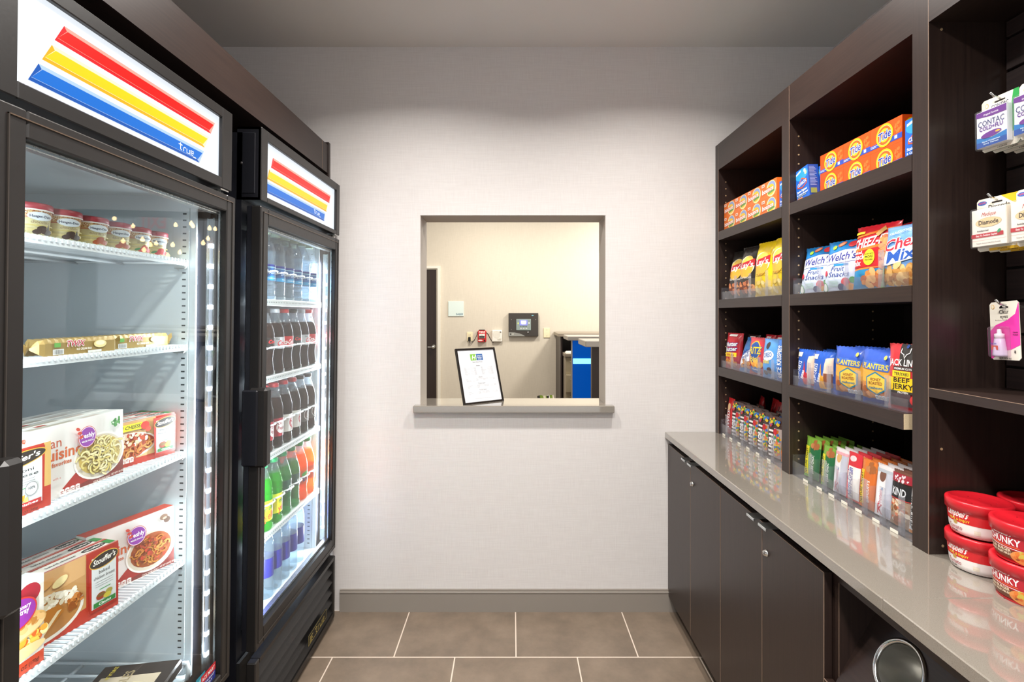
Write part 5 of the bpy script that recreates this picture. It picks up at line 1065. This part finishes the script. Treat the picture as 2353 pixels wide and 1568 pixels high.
for i in range(6): tag(rp(r0_ if i == 0 else dup(r0_), 1.110+.02*(i % 2), 2.27-.078*i, CT+.002, i*7-15, 5), 'glossy red candy pack in the rear row, %s from the left' % ORD[i], 'candy pack', G)
def a_nv(c):
    def f(D, w, h): x = w/2; D.rect(-x*.1, 0, x, h*.78, '#1d6a3c' if c == 'g' else '#d8702c'); D.blobs(x*.2, h*.84, x*.6, h*.10, 12, ['#c88450', '#a86434'], .008, 3); D.rect(-x*.9, h*.08, -x*.25, h*.78, '#e8dc30' if c == 'g' else '#f0c828'); D.text('NATURE VALLEY', -x*.38, h*.10, w*.20, '#2c4020' if c == 'g' else '#3c2c1c', rot=R(90), anchor='l', wid=h*.62); D.text('SWEET & SALTY NUT', x*.12, h*.14, w*.08, '#d8e8a0', rot=R(90), anchor='l', wid=h*.5) if c == 'g' else None; D.text('DARK CHOC' if c == 'g' else 'BISCUITS', x*.5, h*.14, w*.15, '#f4f4ec', rot=R(-90) if 0 else R(90), anchor='l', wid=h*.45)
    return f
def a_k(choc):
    def f(D, w, h): x = w/2; D.rect(-x, 0, x*.25, h*.92, '#f0eef0'); D.ell(-x*.1, h*.80, x*.35, h*.12, '#e0b070' if not choc else '#7c5444'); D.text('K', -x*.35, h*.05, h*.20, '#c82838', shear=.2, wid=w*.3); D.text('Protein', x*.0, h*.22, w*.20, '#c85060', rot=R(90), anchor='l', wid=h*.30, bold=False, shear=.2); D.rect(x*.28, h*.04, x*.95, h*.88, '#c4c8d4'); D.rect(-x*.1, h*.52, x*.05, h*.57, '#4c8cc0'); D.rect(-x, h*.86, x, h*.92, '#e8a8b0' if not choc else '#b8c0c8')
    return f
def a_nutri(D, w, h): x = w/2; D.rect(-x, 0, x, h, '#d8303c'); D.rect(-x*.55, h*.04, x*.95, h*.72, '#f4f2ee'); D.text('Nutri-Grain', x*.1, h*.08, w*.38, '#2c3c9c', rot=R(90), anchor='l', wid=h*.60, shear=.15); D.ell(-x*.1, h*.88, x*.5, h*.06, '#f0d8d8'); D.ell(-x*.75, h*.1, .006, .01, '#e86c70')
def a_kind(D, w, h): x = w/2; D.rect(-x, 0, x, h*.50, '#a88c70'); D.blobs(0, h*.26, x*.85, h*.24, 60, ['#d8c0a0', '#c8a078', '#a86c48', '#e8dcc8', '#8c5434', '#d8744c'], .007, 5, .8); D.rect(-x, h*.50, x, h*.78, '#1f1e20'); D.rect(-x, h*.49, x, h*.505, '#c83030'); D.text('KIND', 0, h*.56, h*.14, '#e8ecf0', wid=w*.7); D.rect(-x, h*.8, x, h*.95, '#a82838'); D.blobs(0, h*.87, x*.8, h*.06, 20, ['#f0e4e8'], .003, 2)
def a_build(D, w, h): x = w/2; D.rect(-x, h*.06, x*.9, h*.74, '#f2f2f0'); D.rect(-x, h*.74, x, h, '#e08c2c'); D.rect(-x*.7, h*.70, x, h*.80, '#d8382c'); D.text("BUILDER'S", x*.25, h*.08, w*.42, '#26241f', rot=R(90), anchor='l', wid=h*.62); D.text('20g PROTEIN BAR', -x*.55, h*.12, w*.12, '#3c3a36', rot=R(90), anchor='l', wid=h*.5)
G = 'snack bars in the counter tray'
lanes = [('green oat bar', 1.692, '#7cae3c', a_nv('g'), .074, 5, .135), ('green oat bar', 1.6085, '#7cae3c', a_nv('g'), .056, 5, .130), ('white protein bar', 1.5465, '#eae4e4', a_k(0), .056, 5, .138), ('red and white cereal bar', 1.487, '#d8303c', a_nutri, .054, 5, .140), ('orange oat bar', 1.428, '#e07c30', a_nv('o'), .056, 5, .138), ('white protein bar', 1.364, '#eae4e4', a_k(1), .062, 5, .140), ('nut bar with clear window', 1.306, '#7c5040', a_kind, .062, 4, .142), ('white and orange protein bar', 1.248, '#e08c2c', a_build, .052, 3, .150)]
for i, (nm, y_, c, art, w_, n_, h_) in enumerate(lanes):
    b0 = bag(w_, h_, .018, c, art, 'snack_bar', seed=i+2, pinch=.02, crimp=.006)
    for k in range(n_):
        q = b0 if k == 0 else dup(b0)
        tag(rp(q, 1.004+.0245*k, y_-.003*k*(1 if i < 6 else 0), CT+.006, 3, 5), '%s, %s lane from the left, %s' % (nm, ORD[i], ['front of the lane', 'second back', 'third back', 'fourth back', 'fifth back'][k]), 'snack bar', G)
# ---- clear trays
def tray(y0, y1, z, divs, lip, dh, label, depth=.27, tags=False):
    t = tag(empty('acrylic_tray', (.972, y0, z)), label, 'display tray', 'clear acrylic trays'); L_ = y1-y0
    MB().box(0, depth, 0, L_, .0003, .0028, ACRY).build('base', t); MB().box(-.001, .0015, 0, L_, .0003, lip, ACRY).build('front_lip', t)
    MB().box(0, .05, L_-.002, L_, .0028, lip+.02, ACRY).build('end_panel', t)
    for d in divs:
        mb = MB(); mb.box(.004, .16, d-y0-.001, d-y0+.001, .0028, dh*.8, ACRY); mb.box(.0018, .004, d-y0-.012, d-y0+.008, .0028, dh, ACRY2); mb.box(.0014, .0018, d-y0-.0022, d-y0-.0012, .003, dh, ACRY2); mb.build('divider', t)
    if tags:
        for d in divs: mb = MB(); mb.box(-.0022, -.0012, d-y0+.004, d-y0+.030, .0008, .0085, col('#e6e2d4')); mb.build('price_tag', t)
tray(1.803, 2.345, zB, [2.205, 2.072, 1.935], .035, .10, 'clear divided tray holding the chip bags')
tray(1.803, 2.345, zC, [2.24, 2.11, 1.995, 1.89], .032, .075, 'clear divided tray holding the cookie and cracker bags')
tray(1.238, 1.745, zB, [1.605, 1.476, 1.335], .035, .10, 'clear divided tray holding the fruit snack and cracker bags')
tray(1.240, 1.745, zC, [1.66, 1.555, 1.425, 1.312], .034, .085, 'clear divided tray holding the pastry and nut bags')
tray(1.803, 2.350, CT, [2.295, 2.222, 2.141, 2.060, 1.978, 1.892], .050, .10, 'clear divided counter tray holding the candy packs', .22, True)
tray(1.216, 1.748, CT, [1.652, 1.577, 1.517, 1.457, 1.397, 1.329, 1.265], .050, .10, 'clear divided counter tray holding the snack bars', .22, True)
# ---- soup bowls
def bowl(kind):
    r0, r1, h = .046, .0535, .066
    base = '#f2efec' if kind == 'tomato' else '#c41c24'
    mb = MB(); mb.lathe([(r0-.006, 0), (r0, .003), (r0+.0035, .014), (r1-.001, h*.7), (r1, h)], col(base, .3), 40)
    def rf(v): 
        P = [(r0, 0), (r0, .003), (r0+.0035, .014), (r1-.001, h*.7), (r1, h)]
        for (ra, va), (rb_, vb) in zip(P, P[1:]):
            if va <= v <= vb and vb > va: return ra+(rb_-ra)*(v-va)/(vb-va)
        return r1 if v > h*.5 else r0
    D = Decal(mb, lambda u, v, l: ((rf(v)+l)*math.sin(u/.05), -(rf(v)+l)*math.cos(u/.05), v), .007, .00006, .0003)
    if kind == 'tomato':
        D.rect(-.155, h*.44, .155, h*.98, '#cc1c24'); D.text("Campbell's", -.012, h*.62, h*.24, '#f8f4f0', shear=.35, rot=0, wid=.046); D.text('HEAT & ENJOY', -.006, h*.49, h*.08, '#f0cc30', wid=.042); D.ell(-.012, h*.42, .0045, .0045, '#b89850'); D.text('Tomato', -.014, h*.20, h*.14, '#a8283c', wid=.032, bold=False); D.text('SOUP', -.018, h*.10, h*.06, '#3c3c34', wid=.018); D.rect(.022, h*.16, .032, h*.30, '#e4dcc8')
        for k in range(22): D.rect(-.05+k*.006, h*.065, -.047+k*.006, h*.075, '#d8b0a8')
        for k in range(5): D.rect(.062+k*.002, h*.05, .063+k*.002, h*.35, '#444444')
    else:
        D.rect(-.155, h*.0, .155, h*.06, '#b0181f'); D.poly([(-.05, h*.12), (.06, h*.06), (.06, h*.34), (-.05, h*.42)], '#6c3c24'); D.poly([(-.046, h*.97), (.030, h*.90), (.036, h*.66), (.030, h*.40), (-.046, h*.44)], '#f0e4e4'); D.poly([(-.045, h*.95), (.028, h*.88), (.034, h*.66), (.028, h*.42), (-.045, h*.46)], '#b41c2c')
        D.text("Campbell's", -.010, h*.76, h*.13, '#f8f4f0', shear=.3, wid=.036); D.text('CHUNKY', -.008, h*.53, h*.20, '#f4f0f0', wid=.058); D.rect(-.034, h*.47, .02, h*.49, '#e86c2c'); D.text('SIRLOIN BURGER', -.018, h*.31, h*.09, '#f0dcc0', wid=.050); D.text('COUNTRY VEGETABLES', -.018, h*.22, h*.065, '#f0dcc0', wid=.050)
        D.ell(.028, h*.22, .022, h*.2, '#e0904c'); D.blobs(.028, h*.24, .016, h*.12, 20, ['#e07c30', '#8c4c24', '#8ca03c', '#d8682c', '#c8b048'], .005, 4)
    root = mb.build('soup_bowl')
    mb = MB(); RL = col('#c81c28', .32); mb.lathe([(r1+.0005, h-.012), (r1+.0035, h-.012), (r1+.004, h+.006), (r1+.003, h+.009), (r1, h+.010), (r1-.004, h+.0095), (r1-.007, h+.006), (r1-.018, h+.0065), (r1-.02, h+.005), (.001, h+.005)], RL, 40)
    for k in range(9): a = k*.7; mb.box(.022+.006*(k % 3), .024+.006*(k % 3), -.001, .001, h+.005, h+.0056, col('#8c1018')); mb.xf(Matrix.Rotation(a, 4, 'Z'), len(mb.v)-8)
    return kids(root, [mb.build('lid', root)])
tb, cbw = bowl('tomato'), bowl('chunky'); H_ = .0722
for i, (src, x_, y_, z_, yw, lb) in enumerate([(tb, 1.017, 1.100, 0, 12, 'red-lidded tomato soup bowl at the bottom of the stack by the post'), (tb, 1.017, 1.100, 1, 14, 'red-lidded tomato soup bowl on top of the stack by the post'), (cbw, 1.008, .985, 0, 6, 'red beef and vegetable soup bowl at the bottom of the nearest stack'), (cbw, 1.008, .985, 1, 8, 'red beef and vegetable soup bowl on top of the nearest stack'), (tb, 1.135, 1.100, 0, 0, 'red-lidded soup bowl low in the stack behind'), (tb, 1.135, 1.100, 1, 0, 'red-lidded soup bowl on top of the stack behind')]):
    o = src if i in (0, 2) else dup(src); rp(o, x_, y_, CT+z_*H_*1.05+.0003, yw); tag(o, lb, 'soup bowl', 'microwave soup bowls')
# ---- hanging cards
def card(kind):
    W_, H_, root = {'contac': (.078, .112), 'dia': (.088, .114), 'eyes': (.073, .126)}[kind]+(None,)
    mb = MB(); x = W_/2; b = .005
    pts = [(-x+b, 0), (x-b, 0), (x, b), (x, H_-b), (x-b, H_), (.008, H_), (-.008, H_), (-x+b, H_), (-x, H_-b), (-x, b)]
    back = {'contac': '#2f8a44', 'dia': '#e8b820', 'eyes': '#efe6d4'}[kind]
    mb.add([(p[0], 0, p[1]) for p in pts], [tuple(range(10))], col('#efe9da')); mb.add([(p[0], .0012, p[1]) for p in pts], [tuple(range(9, -1, -1))], col(back)); mb.add([(p[0], q, p[1]) for q in (0, .0012) for p in pts], [(i, (i+1) % 10, 10+(i+1) % 10, 10+i) for i in range(10)], col(back))
    D = Decal(mb, flat()); D.rect(-.011, H_*.885, .011, H_*.915, '#2a221e')
    if kind == 'eyes':
        D.poly([(-x, H_*.02), (-x, H_*.50), (-x*.6, H_*.60), (x*.2, H_*.68), (x*.75, H_*.78), (x, H_*.98), (x, H_*.26), (x*.4, H_*.18), (-x*.4, H_*.14), (-x*.9, H_*.02)], '#e83ca8'); D.text('Clear', 0, H_*.79, H_*.075, '#3a302c', bold=False, wid=.024); D.text('eyes', 0, H_*.72, H_*.06, '#3a302c', bold=False, wid=.020); D.text('Redness Relief', -x*.2, H_*.675, H_*.022, '#7c6a60', bold=False, wid=.03)
        D.ell(-x*.74, H_*.92, .004, .005, '#e8b440'); D.ell(-x*.74, H_*.92, .003, .004, '#efe6d4'); D.text('8', x*.66, H_*.12, H_*.05, '#3a302c'); D.text('Handy', x*.74, H_*.46, .003, '#5c2048', wid=.012); D.text('Pocket', x*.74, H_*.42, .003, '#5c2048', wid=.012); D.text('0.2 FL OZ (6 mL)', .0, H_*.02, .003, '#3a302c')
    elif kind == 'contac':
        D.ell(-x*.7, H_*.88, .0035, .005, '#e0b040'); D.ell(-x*.7, H_*.88, .0025, .0038, '#efe9da'); D.text('CONTAC', 0, H_*.80, H_*.06, '#1f2f58', wid=.036); D.text('COLD+FLU', 0, H_*.76, H_*.03, '#3c2c68', wid=.03); D.poly([(x*.55, H_*.2), (x, H_*.36), (x, H_), (x*.72, H_), (x*.6, H_*.75)], '#1f9a44'); D.text('6 CAPLETS', .004, H_*.02, .003, '#3a302c')
    else:
        D.ell(-x*.72, H_*.92, .010, .0045, '#3c6ab8'); D.text('WOW', -x*.72, H_*.905, .004, '#e05050'); D.text('Diamode', .004, H_*.79, H_*.075, '#1f1a18', wid=.046); D.rect(-.008, H_*.755, .022, H_*.765, '#5c5048'); D.poly([(x*.2, H_), (x, H_), (x, 0), (x*.88, 0), (x*.88, H_*.8)], '#e8b820'); D.rect(-x*.4, 0, x*.9, H_*.05, '#e8b820'); D.text('4 CAPLETS', .01, H_*.012, .003, '#3a302c')
    root = mb.build('blister_card')
    mb = MB()
    if kind == 'eyes':
        mb.lathe([(.012, .008), (.0125, .012), (.009, .045), (.0085, .046)], col('#ded4ea', .2), 14, (-.004, -.008)); mb.lathe([(.0085, .046), (.0085, .056), (.004, .058), (.0035, .066), (.001, .067)], col('#f2eef0', .3), 14, (-.004, -.008)); mb.box(-.012, .004, -.0185, -.018, .022, .031, col('#e0644c')); D = Decal(mb, flat(-.0205)); D.text('Clear eyes', -.004, .034, .004, '#4c4cb8', wid=.016)
        ch_ = [mb.build('dropper_bottle', root), MB().box(-.019, .017, -.022, -.0006, .006, .072, clear('blister', (.95, .9, .94), 1.45, .05, .06, (1, .9, .97)), .003).build('blister', root)]
    else:
        bw, bh, bz = (.064, .078, .008) if kind == 'contac' else (.074, .080, .010); dd = .014; mb.box(-bw/2-.006, bw/2-.006, -dd, -.0006, bz, bz+bh, col('#eceaf0' if kind == 'contac' else '#f0e8dc', .3), .001); D = Decal(mb, flat(-dd, -.006, bz)); X = bw/2
        if kind == 'contac':
            D.poly([(-X, bh*.30), (-X, bh*.02), (X, bh*.02), (X, bh*.30), (0, bh*.22)], '#1c74b8'); D.rect(-X, 0.001, X, bh*.16, '#1c4c9c'); D.poly([(-X, bh*.86), (-X, bh*.985), (X, bh*.985), (X, bh*.80), (0, bh*.80)], '#6c2c8c'); D.text('Original Formula', 0, bh*.86, bh*.05, '#f0e8f4', wid=bw*.5); D.text('CONTAC', 0, bh*.58, bh*.16, '#1c2c6c', bold=False, wid=bw*.88); D.text('COLD+FLU', 0, bh*.46, bh*.11, '#5c2c8c', wid=bw*.78); D.ell(0, bh*.32, bw*.34, bh*.08, '#6c2c8c', 18, .1); D.ell(bw*.22, bh*.34, .005, .002, '#f0b040'); D.text('Nasal Congestion', 0, bh*.13, bh*.04, '#d8ecf8', wid=bw*.6); D.text('Sore Throat', 0, bh*.07, bh*.04, '#d8ecf8', wid=bw*.5)
        else:
            D.text('Medique', 0, bh*.80, bh*.11, '#b82430', shear=.3, bold=False, wid=bw*.42); D.ell(0, bh*.63, bw*.38, bh*.13, '#c8b08c'); D.ell(0, bh*.63, bw*.37, bh*.12, '#e8c898'); D.text('Diamode', 0, bh*.58, bh*.12, '#1f1a18', wid=bw*.58); D.text('Antidiarrheal', -.012, bh*.40, bh*.045, '#3a302c', wid=bw*.34); D.rect(-X, bh*.24, X*.85, bh*.345, '#b82430'); D.text('Easy To Swallow Caplets', -.004, bh*.27, bh*.05, '#f4ecec', wid=bw*.62); D.rect(-X, bh*.16, X, bh*.165, '#b82430'); D.text('Tamper Evident Unit Dose Packets', 0, bh*.07, bh*.03, '#6c5c54', wid=bw*.7); D.ell(X*.62, bh*.36, .005, .003, '#3c9a68', 10, .8)
        ch_ = [mb.build('inner_carton', root), MB().box(-bw/2-.009, bw/2-.003, -dd-.0035, -.0006, bz-.003, bz+bh+.003, clear('blister_clear', (.96, .97, .98), 1.45, .03, .04), .003).build('blister', root)]
    return kids(root, ch_)
def hook(x, y, z, label):
    mb = MB(); mb.tube([(1.134, y, z+.0), (1.05, y, z+.0), (x+.015, y, z+.0), (x-.012, y, z+.007), (x-.022, y, z+.016)], .0028, CHROME, 8); mb.box(1.131, 1.1349, y-.012, y+.012, z-.012, z+.014, CHROME, .001)
    tag(mb.build('display_hook'), label, 'hook', 'metal slatwall hooks')
cc, dc, ec = card('contac'), card('dia'), card('eyes')
ci = [0, 0]
for r, (nm, src, zb, hh, ys, n_) in enumerate([('cold and flu', cc, 1.752, .112, [1.064, .982], 4), ('antidiarrheal', dc, 1.538, .114, [1.070, .983], 3)]):
    for j, y_ in enumerate(ys):
        hook(1.03, y_, zb+hh*.905, 'metal prong hook %s holding the %s cards' % (('left', 'right')[j], nm))
        for k in range(n_):
            o = src if (j == 0 and k == 0) else dup(src); rp(o, 1.03+.021*k, y_-.002*k, zb-.001*k, 3, -1); tag(o, '%s blister card, %s hook, %s' % (nm, ('left', 'right')[j], ['front card', 'second card back', 'third card back', 'rear card'][k]), 'blister card', nm+' blister cards')
hook(1.06, 1.084, 1.303+.126*.905, 'metal prong hook holding the pink eye drops card')
tag(rp(ec, 1.06, 1.083, 1.303, -6, 0, -3), 'pink and cream eye drops blister card with small bottle', 'blister card')
# ---- price list frame on the sill
t = tag(empty('price_list_frame', (-.2233, 2.366, WZ0)), 'black-framed white price list leaning on the stone sill', 'picture frame')
t.rotation_euler = (Matrix.Rotation(math.atan2(.122, .185), 3, 'Z') @ Matrix.Rotation(-R(19.3), 3, 'X')).to_euler()
W_, H_ = .222, .275; mb = MB()
for x0, x1, z0, z1 in ((0, .009, 0, H_), (W_-.009, W_, 0, H_), (.009, W_-.009, 0, .009), (.009, W_-.009, H_-.009, H_)): mb.box(x0, x1, 0, .014, z0, z1, col('#1e1a18', .25), .0015)
mb.build('frame', t)
mb = MB(); mb.box(.008, W_-.008, .006, .012, .008, H_-.008, col('#dcdee2', .5)); D = Decal(mb, flat(.006)); cx = W_/2
D.rect(cx-.035, H_-.062, cx-.003, H_-.030, '#7cb83c'); D.rect(cx-.001, H_-.062, cx+.034, H_-.030, '#1c5aa0'); D.text('H', cx-.019, H_-.057, .022, '#f8f8f8', shear=.3); D.text('Holiday Inn', cx+.0165, H_-.042, .0055, '#ffffff', wid=.028); D.text('Express', cx+.0165, H_-.050, .006, '#ffffff', wid=.025); D.text('& Suites', cx+.0165, H_-.058, .005, '#ffffff', wid=.020); D.text('Suite Shop Prices', cx, H_-.073, .006, '#707074', bold=False, wid=.056)
z = H_-.090
for ttl, items in (('Snacks', [('Candy', 'Bags'), ('Microwave Popcorn', 'Nuts'), ('Chips', 'Jerky'), ('Cookies', 'Granola Bars'), ('Crackers', 'Pop Tarts'), ('Soup', 'Gum'), ('Mac & Cheese', 'Pastries'), ('Cereal', 'Mints')]), ('Drinks', [('Soda', 'Energy Drinks'), ('Bottled Tea', 'Juice'), ('Bottled Water', '')]), ('Frozen Items', [('Ice Cream Bars', 'Frozen Meals'), ('Ice Cream', 'Hot Pockets'), ('Pizza', '')]), ('Sundry Items', [('Medicine', 'Detergent'), ('Dryer Sheets', 'Eye Drops'), ('Razor', '')])):
    D.text(ttl, cx, z, .0055, '#5c5c60', bold=False); D.rect(cx-.014, z-.0015, cx+.014, z-.0009, '#88888c'); z -= .0085
    for a, b in items:
        for xx, s_ in ((cx-.080, a), (cx+.014, b)):
            if s_: D.text(s_, xx, z, .0026, '#707074', bold=False, anchor='l', wid=min(.03, .0021*len(s_))); D.rect(xx+.033, z+.0004, xx+.052, z+.0008, '#a0a0a4'); D.text('$1.99', xx+.054, z, .0026, '#707074', bold=False, anchor='l', wid=.010)
        z -= .0052
    z -= .008
D.text('All marked items will be rated upon the price list', cx, .022, .003, '#808084', bold=False, wid=.10)
mb.build('price_sheet', t)
mb = MB(); mb.add([(cx-.03, .014, .01), (cx+.03, .014, .01), (cx+.02, .016, .20), (cx-.02, .016, .20), (cx-.03, .1, .04), (cx+.03, .1, .04)], [(2, 3, 4, 5)], RUB); mb.add([(cx-.03, .1, .04), (cx+.03, .1, .04), (cx+.03, .102, .042), (cx-.03, .102, .042)], [(0, 1, 2, 3)], RUB)
mb.build('easel_back', t)
